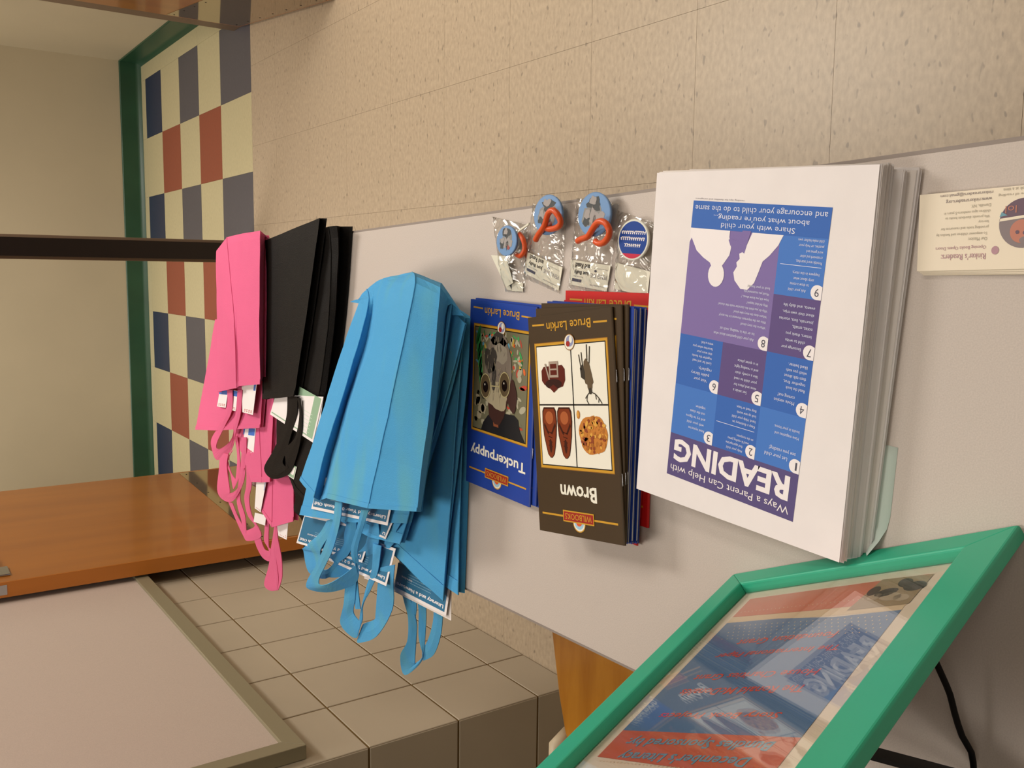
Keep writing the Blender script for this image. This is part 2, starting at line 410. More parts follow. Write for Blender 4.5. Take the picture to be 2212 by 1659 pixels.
# ------------------------------------------------------------------ chair tucked in on the left side of the table
ch = empty('wooden_chair', (-0.62, 0.87, 0)); tag(ch, 'amber wooden chair with cream tube frame tucked under the left table side', 'chair')
seat_pts = [(-0.235,0.12),(-0.15,0.165),(-0.08,0.195),(-0.02,0.214),(0.08,0.236),(0.2,0.228),(0.225,0.16),(0.232,0.0),(0.225,-0.16),(0.2,-0.205),(0.0,-0.22),(-0.2,-0.2),(-0.24,-0.1),(-0.245,0.05)]
b = MB(); b.prism(seat_pts, 0.438, 0.45, M_chair); b.build('seat', ch, bevel=0.003)
for sy in (1, -1):
    b = MB(); b.tube([(0.2, 0.2*sy, 0.0), (0.19, 0.185*sy, 0.2), (0.18, 0.17*sy, 0.43)], 0.011, M_cplast, 10); b.build('leg', ch)
    b = MB(); b.tube([(-0.27, 0.2*sy, 0.0), (-0.225, 0.195*sy, 0.22), (-0.20, 0.19*sy, 0.424)], 0.011, M_cplast, 10); b.build('leg', ch)
b = MB(); b.tube([(0.18, -0.17, 0.43), (0.0, -0.19, 0.43), (-0.2, -0.19, 0.43), (-0.2, 0.19, 0.43), (0.0, 0.19, 0.43), (0.18, 0.17, 0.43), (0.18, -0.17, 0.43)], 0.008, M_cplast, 8); b.build('seat_frame', ch)
for sy in (1, -1):
    b = MB(); b.tube([(-0.075, 0.2*sy, 0.44), (-0.092, 0.204*sy, 0.462), (-0.13, 0.204*sy, 0.462), (-0.225, 0.203*sy, 0.50), (-0.26, 0.2*sy, 0.62), (-0.29, 0.19*sy, 0.80)], 0.011, M_cplast, 10); b.build('back_post', ch)
b = MB(); vs = []; fs = []
for k in range(9):
    y = -0.2 + 0.05*k; x = -0.278 - 0.03*(1-(y/0.2)**2)
    vs += [(x, y, 0.66), (x-0.012, y, 0.66), (x-0.03, y, 0.82), (x-0.042, y, 0.82)]
for k in range(8):
    a = 4*k; c = a+4
    fs += [(a, a+2, c+2, c), (a+1, c+1, c+3, a+3), (a+2, a+3, c+3, c+2), (a, c, c+1, a+1)]
fs += [(0,1,3,2), (32,34,35,33)]
b.add(vs, fs, M_chair, False); b.build('backrest', ch, bevel=0.002)

# ------------------------------------------------------------------ the long narrow table
TZ = 0.70
tb = empty('display_table', (-0.16, 0.85, 0)); tag(tb, 'long narrow folding table with a speckled light grey laminate top', 'table')
def tx_r(y): return 0.0959 - 0.0287*y
def tx_l(y): return -0.364 - 0.0235*y
YN, YF = -0.1, 1.76
q = [(tx_l(YN)+0.16, YN-0.85), (tx_r(YN)+0.16, YN-0.85), (tx_r(YF)+0.16, YF-0.85), (tx_l(YF)+0.16, YF-0.85)]
b = MB(); b.prism([(q[0][0]+0.0015, q[0][1]+0.0015), (q[1][0]-0.0015, q[1][1]+0.0015), (q[2][0]-0.0015, q[2][1]-0.0015), (q[3][0]+0.0015, q[3][1]-0.0015)], TZ-0.024, TZ, M_top); b.build('table_top', tb)
b = MB()
for i in range(4):
    a = Vector(q[i]+(0,)); c = Vector(q[(i+1) % 4]+(0,)); d = (c-a).normalized(); nn = Vector((d.y, -d.x, 0))
    pts = [a - nn*0.0015, c - nn*0.0015, c + nn*0.0015, a + nn*0.0015]
    b.prism([(p.x, p.y) for p in pts], TZ-0.026, TZ-0.0006, M_tedge)
b.build('edge_band', tb)
for ye in (-0.72, 0.78):
    for xs in (-0.17, 0.17):
        b = MB(); b.tube([(xs, ye, 0.0), (xs, ye, TZ-0.024)], 0.014, M_leg, 10); b.build('leg', tb)
    b = MB(); b.tube([(-0.17, ye, 0.08), (0.17, ye, 0.08)], 0.01, M_leg, 8); b.build('leg_brace', tb); b = MB(); b.tube([(-0.17, ye, TZ-0.04), (0.17, ye, TZ-0.04)], 0.01, M_leg, 8); b.build('leg_brace', tb)

# ------------------------------------------------------------------ stack of printed sheets
MP = lambda n, c, r=0.55: mat('ink_'+n, c, r, 0.3)
I_purple = MP('purple', '54487c'); I_blue = MP('blue', '2f62b4'); I_mid = MP('mid_blue', '3f74c4'); I_plum = MP('plum', '5a4880'); I_lav = MP('lavender', '7a68a4')
I_white = MP('white', 'ece6e8'); I_pale = MP('pale_text', 'd8dcf0'); I_ink = MP('grey_number', '4a4858'); I_gline = MP('grey_line', '8c8890')
sheet_c = [(-0.2027, 0.4033, 0.7270), (-0.1913, 0.6111, 0.7270), (0.0848, 0.5938, 0.7270), (0.0773, 0.3823, 0.7270)]   # page corners of the top sheet: top left, top right, bottom right, bottom left
so = Vector(sheet_c[0]); sx = (Vector(sheet_c[1])-so).normalized(); sy = Vector((sx.y, -sx.x, 0))
def sheet_pts(dx, dy, rot, z, nx=9, ny=11, droop=0.0, seed=0, curl=0.0):
    """one letter sheet as a thin wavy grid; dx, dy move it along its own axes"""
    vs = []
    for j in range(ny):
        for i in range(nx):
            u = 0.2159*i/(nx-1); v = 0.2794*j/(ny-1)
            cu, cv = u-0.108, v-0.14
            u2 = cu*math.cos(rot)-cv*math.sin(rot)+0.108+dx; v2 = cu*math.sin(rot)+cv*math.cos(rot)+0.14+dy
            p = so + sx*u2 + sy*v2
            zz = z + 0.0007*noise.noise(Vector((u*9+seed*0.3, v*9, seed*0.11)))
            cd = max(0, 0.05-u-(0)) if curl else 0
            if curl: 
                q = max(0.0, 0.055 - (u + v*0.8)); zz += curl*q*q*60
            vs.append((p.x, p.y, zz))
    return vs
def add_sheet(b, vs, mt, nx=9, ny=11):
    fs = []
    for j in range(ny-1):
        for i in range(nx-1):
            a = j*nx+i; fs.append((a, a+nx, a+nx+1, a+1))
    b.add(vs, fs, mt, True)
rnd = random.Random(5)
# lower part of the pile pushed towards the camera, upper part squared up
b = MB(); NS = 62
for k in range(NS):
    z = 0.7012 + k*0.00041; t = k/(NS-1)
    if k < 10: ox, oy = -0.011 + rnd.uniform(-0.001, 0.001), rnd.uniform(-0.001, 0.002); rt = 0.022
    elif k < 24: ox, oy = -0.0055 + rnd.uniform(-0.0008, 0.0008), rnd.uniform(-0.001, 0.001)-0.002; rt = 0.012
    elif k < 46: ox, oy = 0.0005 + rnd.uniform(-0.0006, 0.0006), rnd.uniform(-0.001, 0.001)+0.001; rt = 0.002
    else: ox, oy = -0.001 + rnd.uniform(-0.0008, 0.0008), rnd.uniform(-0.001, 0.001); rt = 0.0
    add_sheet(b, sheet_pts(ox, oy, rt + rnd.uniform(-0.003, 0.003), z, 5, 6, seed=k), M_paper if k % 3 else M_edge, 5, 6)
st = b.build('paper_stack', solid=0.00012); st['kind'] = 'stuff'
tag(st, 'thick pile of white letter sheets fanned out under the printed flyer', 'paper')
fl = MB(); zt = 0.7012 + NS*0.00041 + 0.0006
n_ = 2
vs = [tuple(so + sx*u + sy*v + Vector((0, 0, zt - so.z))) for v in (0, 0.2794) for u in (0, 0.2159)]
fl.add(vs, [(0, 2, 3, 1)], M_paper); flyer = fl.build('reading_flyer', solid=0.00012)
tag(flyer, 'white sheet printed blue and purple, headed Ways a Parent Can Help with READING', 'flyer')
pr = Print(so + Vector((0, 0, zt - so.z + 0.00012)), sx, sy, 2.2, (43, 18))
ox, oy = 43.0, 18.0
R = lambda a, b_, c, d, m, l=1: pr.rect(ox+a, oy+b_, ox+c, oy+d, m, l)
R(0, 0, 136, 37, I_purple)
R(0, 37, 43, 80, I_mid); R(43, 37, 88, 80, I_blue); R(88, 37, 136, 80, I_mid)
R(0, 80, 43, 123, I_blue); R(43, 80, 88, 123, I_plum); R(88, 80, 136, 123, I_blue)
R(0, 123, 43, 167, I_plum); R(0, 167, 43, 212, I_mid); R(43, 123, 136, 212, I_lav)
R(0, 211, 136, 233, I_blue, 2)
def TXl(s, a, b_, c, d, mt=I_white, l=3, bold=0.0): pr.text(s, ox+a, oy+b_, ox+c, oy+d, mt, l, bold)
TXl('Ways a Parent Can Help with', 5, 4, 132, 11.8)
TXl('READING', 7, 13.8, 130, 33.5, I_white, 3, 0.035)
for k, (cx_, cy_) in enumerate([(0, 37), (43, 37), (88, 37), (0, 80), (43, 80), (88, 80), (0, 123), (43, 123), (0, 167)]):
    pr.poly([(ox+cx_, oy+cy_+9.6), (ox+cx_, oy+cy_)] + [(ox+cx_+4.2+5.6*math.cos(t), oy+cy_+5.4+5.4*math.sin(t)) for t in [math.radians(a) for a in range(-90, 111, 20)]], I_white, 3)
    TXl(str(k+1), cx_+2.4, cy_+2.2, cx_+(4.0 if k == 0 else 6.2), cy_+8.2, I_ink, 4)
def LN(ls, a, b_, h=2.2, gap=3.6, cw=0.50, ind=None, mt=I_pale): pr.lines(ls, ox+a, oy+b_, h, gap, mt, cw, 3, 0.0, ind)
LN(['Let your child', 'see you reading!'], 10, 44, 3.0, 5.2, 0.52, [2, -5]); LN(['Have magazines and', 'books in your home.'], 4, 62, 2.4, 5.0, 0.52)
LN(['Help your child', 'find appropriate', 'word & reading games', 'on the computer.'], 56, 39, 2.2, 3.9, 0.50, [0, 0, -6, -10])
pr.line(ox+46, oy+58.5, ox+86, oy+58.5, 0.4, I_pale, 3)
LN(['Keep a dictionary on', 'hand. Help your child', 'look up new words', 'they read or hear.'], 46, 61, 2.3, 4.2)
LN(['Read mysteries', 'with your child', 'and try to figure', 'out the clues', 'together.'], 98, 45, 2.3, 4.8, 0.56, [0, 1, 0, 1, 1])
LN(['Movie version', 'coming out?'], 12, 87, 2.6, 4.4, 0.56); LN(['Read the book', 'together first,', 'then talk about', 'which you each', 'liked better.'], 4, 98, 2.4, 4.4, 0.56)
LN(['Set aside a', 'time and place for', 'your child to read', 'like a comfy chair', 'and a reading light', 'in a quiet place'], 48, 86, 2.3, 4.8, 0.56, [10, 1, 1, 1, 1, 2])
LN(['Visit your', 'public library', 'regularly.'], 100, 87, 2.6, 4.6, 0.56, [1, -1, -3]); LN(['Look for and read', 'together the books', 'that were your', 'favorites when you', 'were a kid.'], 98, 102, 2.2, 4.0, 0.56)
LN(['Encourage your', 'child to write', 'letters, thank you', 'notes, emails,', 'journals, lists, stories', 'about their own trips,', 'events, and daily life'], 4, 128, 2.4, 5.2, 0.54, [8, 5, 0, 0, 0, 0, 0])
LN(['Ask your child', 'to draw a comic', 'strip about what', 'happens in the story.'], 4, 171, 2.2, 4.2, 0.52, [10, 8, 4, 0]); pr.line(ox+3, oy+190, ox+40, oy+190, 0.4, I_pale, 3)
LN(['Provide word searches,', 'crossword and other', 'word games and', 'puzzles, or help your', 'child make his/her own'], 3, 192, 2.1, 3.9, 0.5)
LN(['Ask your child questions about what', 'he or she is reading, such as:'], 57, 128, 2.4, 4.6, 0.50, [0, 0])
LN(['What is the story about?', 'Who are the important characters in the story?', 'Where does the story take place?', 'Why do you think the character made that choice?', 'Why did that happen?', 'How did you know about...?', 'Would you recommend this', 'book to your friends?'], 47, 139, 2.1, 4.3, 0.50)
# two white figures with a book
pr.poly([(ox+93, oy+211), (ox+93, oy+206), (ox+90, oy+198), (ox+91, oy+192), (ox+95, oy+186.5), (ox+98.5, oy+182), (ox+108.5, oy+181), (ox+111, oy+184.5), (ox+119, oy+188), (ox+127, oy+193), (ox+134, oy+203), (ox+136, oy+199), (ox+136, oy+211)], I_white, 3)
pr.poly([(ox+40, oy+211), (ox+44, oy+203), (ox+51, oy+195), (ox+57, oy+190), (ox+60, oy+181), (ox+63, oy+173), (ox+69, oy+167), (ox+76, oy+167), (ox+83, oy+173), (ox+85, oy+179), (ox+82, oy+184), (ox+83, oy+187), (ox+80, oy+190), (ox+81, oy+194), (ox+77, oy+196), (ox+74, oy+202), (ox+70, oy+211)], I_white, 3)
pr.ell(ox+103, oy+175.5, 8.6, 9.8, I_white, 4, 22)
pr.poly([(ox+71.5, oy+212), (ox+80, oy+212), (ox+83, oy+203), (ox+91, oy+205), (ox+93.5, oy+204), (ox+91, oy+199.5), (ox+81, oy+197), (ox+76, oy+194.5)], I_lav, 4)
TXl('Share with your child', 30, 212.5, 103, 218, I_pale, 4); TXl("about what you're reading...", 18, 218.5, 112, 224, I_pale, 4); TXl('and encourage your child to do the same', 3, 225, 133, 231, I_pale, 4)
TXl('reading tips for families and caregivers', 82, 234, 134, 235.6, I_gline, 3)
pr.build('flyer_print', flyer)
# a pale sheet at the bottom of the pile, its corner curled up
b = MB(); vs = []; fs = []
for j in range(9):
    for i in range(9):
        u = -0.019 + 0.09*i/8; v = 0.006 + 0.08*j/8
        qd = max(0.0, 0.022 - (u + 0.019) - (v - 0.006)*0.9)
        p = so + sx*u + sy*v
        vs.append((p.x + sx.x*qd*0.35, p.y + sx.y*qd*0.35, 0.7002 + qd*qd*24))
for j in range(8):
    for i in range(8):
        a = j*9+i; fs.append((a, a+9, a+10, a+1))
b.add(vs, fs, mat('pale_aqua_paper', 'c6d3cc', 0.7, 0.2), True)
o = b.build('loose_sheet', solid=0.00015); tag(o, 'pale aqua sheet under the paper pile with its corner curling by the green frame', 'paper')

# ------------------------------------------------------------------ small stack of cards at the near right of the table
I_mauve = MP('mauve', 'b08a94'); I_greyt = MP('soft_grey', 'a8a090'); I_dk = MP('dusk', '6a5664'); I_dk2 = MP('slate_photo', '84787a'); I_sal = MP('salmon', 'b87a68'); I_lime = MP('pale_lime', 'cfd0a0'); I_cyan = MP('soft_cyan', '6c98a8')
M_card = mat('cream_card', 'e6dac6', 0.6, 0.2)
co = Vector((0.0054, 0.3699, 0.7050)); cxx = (Vector((0.0560, 0.3706, 0.7050)) - co).normalized()
# text reads away from the camera: page x = +Y side
crd = Vector((-cxx.y, cxx.x, 0))
for k in range(5):
    b = MB(); ex = Vector((-0.998, 0.0, 0)); 
    r = Matrix.Rotation(0.012*math.sin(k*2.1), 3, 'Z')
    o0 = Vector((co.x, co.y, 0.7004 + 0.0011*k)); 
    u = r @ (Vector((0.0054, 0.3699, 0.7050)) - Vector((0.0560, 0.3706, 0.7050))).normalized(); v = Vector((u.y, -u.x, 0));
    if v.y > 0: v = -v
    off = Vector((0, -0.0016*(4-k)*0.3, 0)) + u*0.0007*(4-k)
    a0 = o0 + off; pts = [a0, a0 - u*0.0508, a0 - u*0.0508 + v*0.0889, a0 + v*0.0889]
    b.prism([(p.x, p.y) for p in pts], a0.z, a0.z+0.0009, M_card)
    cd_ = b.build('literacy_card')
    tag(cd_, ('top card of the cream stack with small text and a round photo' if k == 4 else 'cream card %s under the top card of the small cream stack' % ('lowest', 'third', 'second', 'first', '')[k]), 'card', 'stacked cream cards')
    if k == 4:
        tl = a0 + v*0.0889 + Vector((0, 0, 0.001))
        pc = Print(tl, -v, -u)     # origin: page top left
        # page x runs away from the camera, page y runs to the right edge of the table
        pc.ell(36.0, 12.0, 2.4, 2.6, I_mauve, 2, 16); 
        def ct(s_, a, b_, c, d, m_=I_greyt, sh=0.0): pc.text(s_, a, b_, c, d, m_, 2, 0.0, sh)
        ct("Rinker's Readers:", 42, 6.5, 72, 10.5, I_mauve); ct('Opening Books Opens Doors', 42, 13.2, 76, 16, I_mauve)
        ct('Our Mission:', 41.5, 18.5, 54, 20.7); ct('To empower children and families by', 41.3, 22.2, 76, 24.5); ct('providing tools and resources for', 41, 26, 73, 28.3); ct('literacy.', 41, 29.6, 48, 31.6)
        ct('We provide distribute books to', 40.5, 32.8, 70, 35); ct('children ages newborn-5 years in', 40.2, 36, 71, 38.3); ct('Danville, NY.', 40, 39.6, 53, 41.8); ct('www.rinkersreaders.org', 39.5, 43.2, 70, 46.2, I_dk2); ct('rinkersreaders@gmail.com', 39, 47.3, 74, 50, I_dk2)
        ct('a love of reading', 14, 45.0, 35.5, 47.0); ct('one book at a time', 12, 48.0, 32.5, 50.0)
        pc.ell(19, 28, 15.2, 15.2, I_dk2, 2, 40)
        pc.poly([(19+15.2*math.cos(math.radians(a)), 28+15.2*math.sin(math.radians(a))) for a in range(8, 165, 6)], I_dk, 3)
        pc.poly([(33.9, 29.6), (33.5, 31.4), (4.6, 34.0), (4.2, 32.4)], M_card, 4)
        pc.poly([(34, 32.5), (32.8, 35.5), (29, 33.2)], I_cyan, 4)
        pc.text('lol', 23.5, 34.5, 30.5, 39, I_sal, 5)
        pc.ell(20, 23, 7.2, 7.2, I_sal, 4, 24); pc.ell(17, 17.5, 4.2, 2.4, I_dk2, 5, 18); pc.ell(18, 22, 1.2, 1.2, I_dk, 6, 10); pc.ell(22.5, 22.6, 1.2, 1.2, I_dk, 6, 10)
        pc.ell(12, 14.5, 4.5, 2.2, I_lime, 1, 14, 20)
        pc.build('card_print', cd_)

# ------------------------------------------------------------------ booklets
BK = {}
def book_mats(c):
    cols = dict(blue='1f3f9a', brown='40301c', red='c01c1c')
    return mat('glossy_'+c+'_cover', cols[c], 0.36, 0.35)
M_gold = mat('ink_gold', 'c9962a', 0.35, 0.4); M_gold2 = mat('ink_dark_gold', '8a5a14', 0.4, 0.4); M_black = mat('ink_black', '14100c', 0.4, 0.3); M_staple = mat('staple_steel', 'b8b8bc', 0.25, 0.5, metal=0.8)
I_wht = MP('bright_white', 'e8e4d6'); I_rb = MP('label_red', '9a1c12'); I_orange = MP('emblem_orange', 'd85a28'); I_sky = MP('emblem_sky', '9cc4dc')
BW, BH_ = 131.0, 218.0
def cover_frame(p, title, t0, t1, author=True):
    p.line(7.5, 18.8, 124.5, 18.8, 1.9, M_gold, 1)
    p.ell(65, 13.5, 9.5, 8.6, M_gold, 2, 28); p.ell(65, 13.6, 8.5, 7.6, I_wht, 3, 28); p.ell(65, 13.9, 7.0, 6.2, I_sky, 4, 24); p.ell(65, 14.8, 4.6, 4.0, I_orange, 5, 20)
    p.rect(41.5, 13.6, 89.5, 25.0, M_gold, 6); p.rect(42.7, 14.9, 88.3, 23.7, I_rb, 7); p.text('WILBOOKS', 45, 16.4, 86, 22.2, M_gold, 8)
    p.text(title, t0[0], t0[1], t1[0], t1[1], I_wht, 2, 0.025)
    x0, y0, x1, y1, g = 8.5, 65.5, 121.8, 190.5, 2.4
    p.rect(x0-0.7, y0-0.7, x1+0.7, y1+0.7, M_gold2, 1); p.rect(x0, y0, x1, y1, M_gold, 2); p.rect(x0+g, y0+g, x1-g, y1-g, M_black, 3)
    p.ell(64, 189.5, 8.2, 8.0, M_gold2, 9, 26); p.ell(64, 189.5, 7.4, 7.2, I_wht, 10, 26); p.ell(63.2, 190.5, 5.6, 5.4, MP('emblem_violet', '8a8fb4'), 11, 22); p.ell(66, 188, 3.0, 2.8, I_rb, 12, 16); p.ell(61.5, 192, 2.4, 3.4, I_wht, 12, 14)
    p.line(7.4, 205.8, 27.2, 206.2, 1.8, M_gold, 1); p.line(104, 209, 124, 209.4, 1.8, M_gold, 1)
    p.text('Bruce Larkin', 31, 201.5, 100, 210.6, M_gold, 2, 0.01)
def blob(p, u, v, a, b_, mt, l, seed, amp=0.25, seg=22, ang=0):
    pts = []
    for k in range(seg):
        t = 2*math.pi*k/seg; rr = 1 + amp*noise.noise(Vector((math.cos(t)*1.4+seed, math.sin(t)*1.4, seed*0.7)))*2
        c, d = a*rr*math.cos(t), b_*rr*math.sin(t); r = math.radians(ang)
        pts.append((u + c*math.cos(r)-d*math.sin(r), v + c*math.sin(r)+d*math.cos(r)))
    p.poly(pts, mt, l)
def art_brown(p):
    cover_frame(p, 'Brown', (36, 35.5), (92, 50.5))
    p.rect(12, 69, 118.4, 187, I_wht, 4); p.rect(62.2, 69, 63.6, 187, M_black, 6); p.rect(12, 128.2, 118.4, 129.6, M_black, 6)
    sh = MP('shoe', '7a3418', 0.3); sh2 = MP('shoe_dark', '3e1a10', 0.3); sh3 = MP('shoe_light', 'a85c34', 0.3); shd = MP('soft_shadow', 'b8b2a4')
    for cx in (78.5, 103):
        o_ = [(-1.5,75.5),(1.5,75.5),(5,79),(7,86),(10,98),(11,112),(10.5,122),(8,126),(-8,126),(-10.5,122),(-11,112),(-9.5,98),(-7,86),(-5,79)]
        p.poly([(cx+x*1.08, y+0.5) for x, y in o_], sh2, 7); p.poly([(cx+x*0.94, 100+(y-100)*0.96) for x, y in o_], sh, 8)
        p.ell(cx, 116, 6.5, 6.5, sh3, 9, 20); p.ell(cx, 88, 2.2, 7, sh2, 9, 16)
        for q in range(4): p.line(cx-3.2, 87+q*4.5, cx+3.2, 88.5+q*4.5, 0.9, sh2, 10)
        p.poly([(cx-9.5, 108), (cx-3, 99), (cx-2, 101), (cx-8.5, 111)], sh2, 10); p.poly([(cx+9.5, 108), (cx+3, 99), (cx+2, 101), (cx+8.5, 111)], sh2, 10)
    # belt
    bl = MP('belt', '5c2018', 0.3); bl2 = MP('belt_dark', '30100c', 0.35); sil = MP('buckle_silver', 'a8988a', 0.25)
    p.poly([(74,153),(78,147),(92,144),(108,149),(112,153),(112,163),(108,167),(78,168),(74,164)], bl, 7); p.ell(93, 149.5, 13.5, 5.0, bl2, 8, 22); p.poly([(86,145),(93,141),(100,146),(93,149)], bl, 9)
    p.rect(84, 156, 99, 172, sil, 10); p.rect(86.3, 158.5, 96.7, 169.5, bl, 11); p.line(99, 154, 105, 170, 2.0, sil, 12); p.line(86, 164, 98, 164, 1.6, sil, 12)
    # deer
    d1 = MP('deer', '5c4a30'); d2 = MP('deer_dark', '30281a')
    p.poly([(31,150),(35,146),(43,149),(46,158),(44,170),(41,173),(36,168),(33,158)], d1, 7); p.poly([(43,152),(49,155),(50,164),(46,168),(43,160)], d2, 8)
    for (a, c, e, g, w_) in ((36,168,34,184,1.4),(39,171,38.5,186,1.4),(46,166,47,179,1.2),(48,162,51,177,1.2)): p.line(a, c, e, g, w_, d2, 8)
    p.ell(36.5, 147, 3.6, 5.0, d1, 9, 16); p.ell(36, 142, 2.4, 3.2, d2, 10, 14)
    for pts in ([(35,141),(29,139),(24,135),(20,130)],[(29,139),(28,134)],[(24,135),(25,131)],[(37,141),(41,138),(42,133),(39,129)],[(41,138),(44,135)]):
        for q in range(len(pts)-1): p.line(*pts[q], *pts[q+1], 0.9, d2, 9)
    # nuts
    nr = random.Random(3); nm = [MP('nut_a', 'a8641c'), MP('nut_b', '8a3c14'), MP('nut_c', 'd8a040'), MP('nut_d', 'c07828')]
    blob(p, 35.5, 101, 20, 18, nm[3], 7, 2.0, 0.12, 30)
    for q in range(90):
        t = nr.uniform(0, 6.28); r = 20*math.sqrt(nr.random()); p.ell(35.5+r*math.cos(t), 101+r*0.86*math.sin(t), nr.uniform(1.6, 3.4), nr.uniform(1.3, 2.0), nm[nr.randrange(4)], 8+q % 4, 9, nr.uniform(0, 180))
    p.ell(56.5, 119.5, 2.6, 4.2, nm[3], 8, 14); p.ell(56.9, 120, 1.3, 2.8, nm[2], 9, 12)
def art_blue(p):
    cover_frame(p, 'Tuckerpuppy', (10, 34.5), (122.5, 50.0))
    bg = MP('dog_ground', '6e6a50'); p.rect(12, 69, 118.4, 187, bg, 4)
    g1 = MP('leaf', '1c6a34'); g2 = MP('leaf_light', '3c9a50'); sh = MP('shirt_dark', '120e10', 0.5); fur = MP('fur_grey', '7c7064'); fur2 = MP('fur_dark', '3a342e'); fur3 = MP('fur_pale', 'a89c80'); rst = MP('fur_rust', '3c1c12'); cr_ = MP('toy_red', 'b8402c'); cy = MP('toy_yellow', 'c0a040'); cb = MP('toy_blue', '5c9cb8'); pl = MP('plush', 'aaa48c')
    wr = random.Random(8); tm = [cr_, cy, cb, g2, pl, MP('toy_orange', 'd86428'), g1, pl]
    for q in range(95):
        p.poly([(u, v) for u, v in [(lambda x, y, a, s: (x+s*math.cos(a), y+s*2.1*math.sin(a)))(0, 0, 0, 0)]] , bg, 4) if False else None
        x, y = wr.uniform(16, 114), wr.uniform(140, 184); a = wr.uniform(0, 180); p.ell(x, y, wr.uniform(2, 5.5), wr.uniform(0.9, 2.4), tm[wr.randrange(8)], 5 + q % 3, 9, a)
    for q in range(7): p.ell(111-q*1.5, 178-q*9, 3.0, 12, (g1, g2)[q % 2], 8, 14, 18-q*3)
    for q in range(26):
        x, y = wr.uniform(15, 50), wr.uniform(76, 150); p.ell(x, y, wr.uniform(2, 7), wr.uniform(1.5, 5), (pl, bg, pl, cr_)[q % 4], 5 + q % 3, 12, wr.uniform(0, 180))
    for q in range(26):
        x, y = wr.uniform(88, 116), wr.uniform(74, 122); p.ell(x, y, wr.uniform(2, 8), wr.uniform(1.5, 6), (pl, bg, fur3)[q % 3], 5 + q % 3, 12, wr.uniform(0, 180))
    p.poly([(12.2,69),(24,69),(40,69),(75,69),(100,69),(96,78),(86,88),(74,92),(60,90),(52,95),(34,96),(26,92),(22,80)], sh, 9)
    p.poly([(64,77),(74,77),(76,86),(66,88)], MP('collar', '8a4a28'), 10)
    p.poly([(46,112),(88,112),(84,88),(72,80),(62,80),(54,90)], rst, 11)
    blob(p, 68, 140, 27, 40, fur, 12, 1.0, 0.06, 34); p.poly([(50,176),(60,184),(74,185),(86,176),(80,170),(56,170)], fur, 12)
    blob(p, 69, 112, 22, 16, fur3, 13, 5.0, 0.15, 28)
    blob(p, 84, 152, 11, 15, fur2, 14, 3.3, 0.18, 24); blob(p, 76, 134, 4, 14, fur2, 14, 6.2, 0.3, 18); blob(p, 62, 162, 13, 12, MP('fur_mid', '938a7a'), 13, 9.1, 0.2, 22); blob(p, 69, 180, 8, 6, fur2, 14, 2.5, 0.2, 18)
    blob(p, 38, 116, 9, 18, rst, 13, 4.4, 0.18, 22); blob(p, 96, 118, 5, 14, fur2, 13, 7.7, 0.2, 18)
    for k in range(60):
        x = wr.gauss(68, 13); y = wr.uniform(104, 172); p.line(x, y, x+wr.uniform(-3, 3), y+wr.uniform(4, 9), 0.55, (fur3, fur2, fur, fur3)[k % 4], 15)
    for ex, ey, a_ in ((53.5, 127.5, 1), (92, 121, 1)):
        p.ell(ex, ey, 9.8, 13.5, MP('lens_tint', '5a4a30'), 16, 26); p.ell(ex, ey-1, 5.4, 6.5, MP('eye', '1c100a', 0.2), 17, 18); p.ell(ex+1.2, ey+1.6, 1.0, 1.2, I_wht, 18, 10)
        p.ring(ex, ey, 10.8, 14.5, 1.2, MP('spectacle_rim', 'b8ac80', 0.25), 18)
    p.line(63.5, 124, 81.5, 122.5, 1.2, MP('spectacle_rim', 'b8ac80', 0.25), 18)
def art_red(p):
    cover_frame(p, 'Red', (50, 35.5), (80, 50.5)); p.rect(12, 69, 118.4, 187, I_wht, 4)
ARTS = dict(brown=art_brown, blue=art_blue, red=art_red)
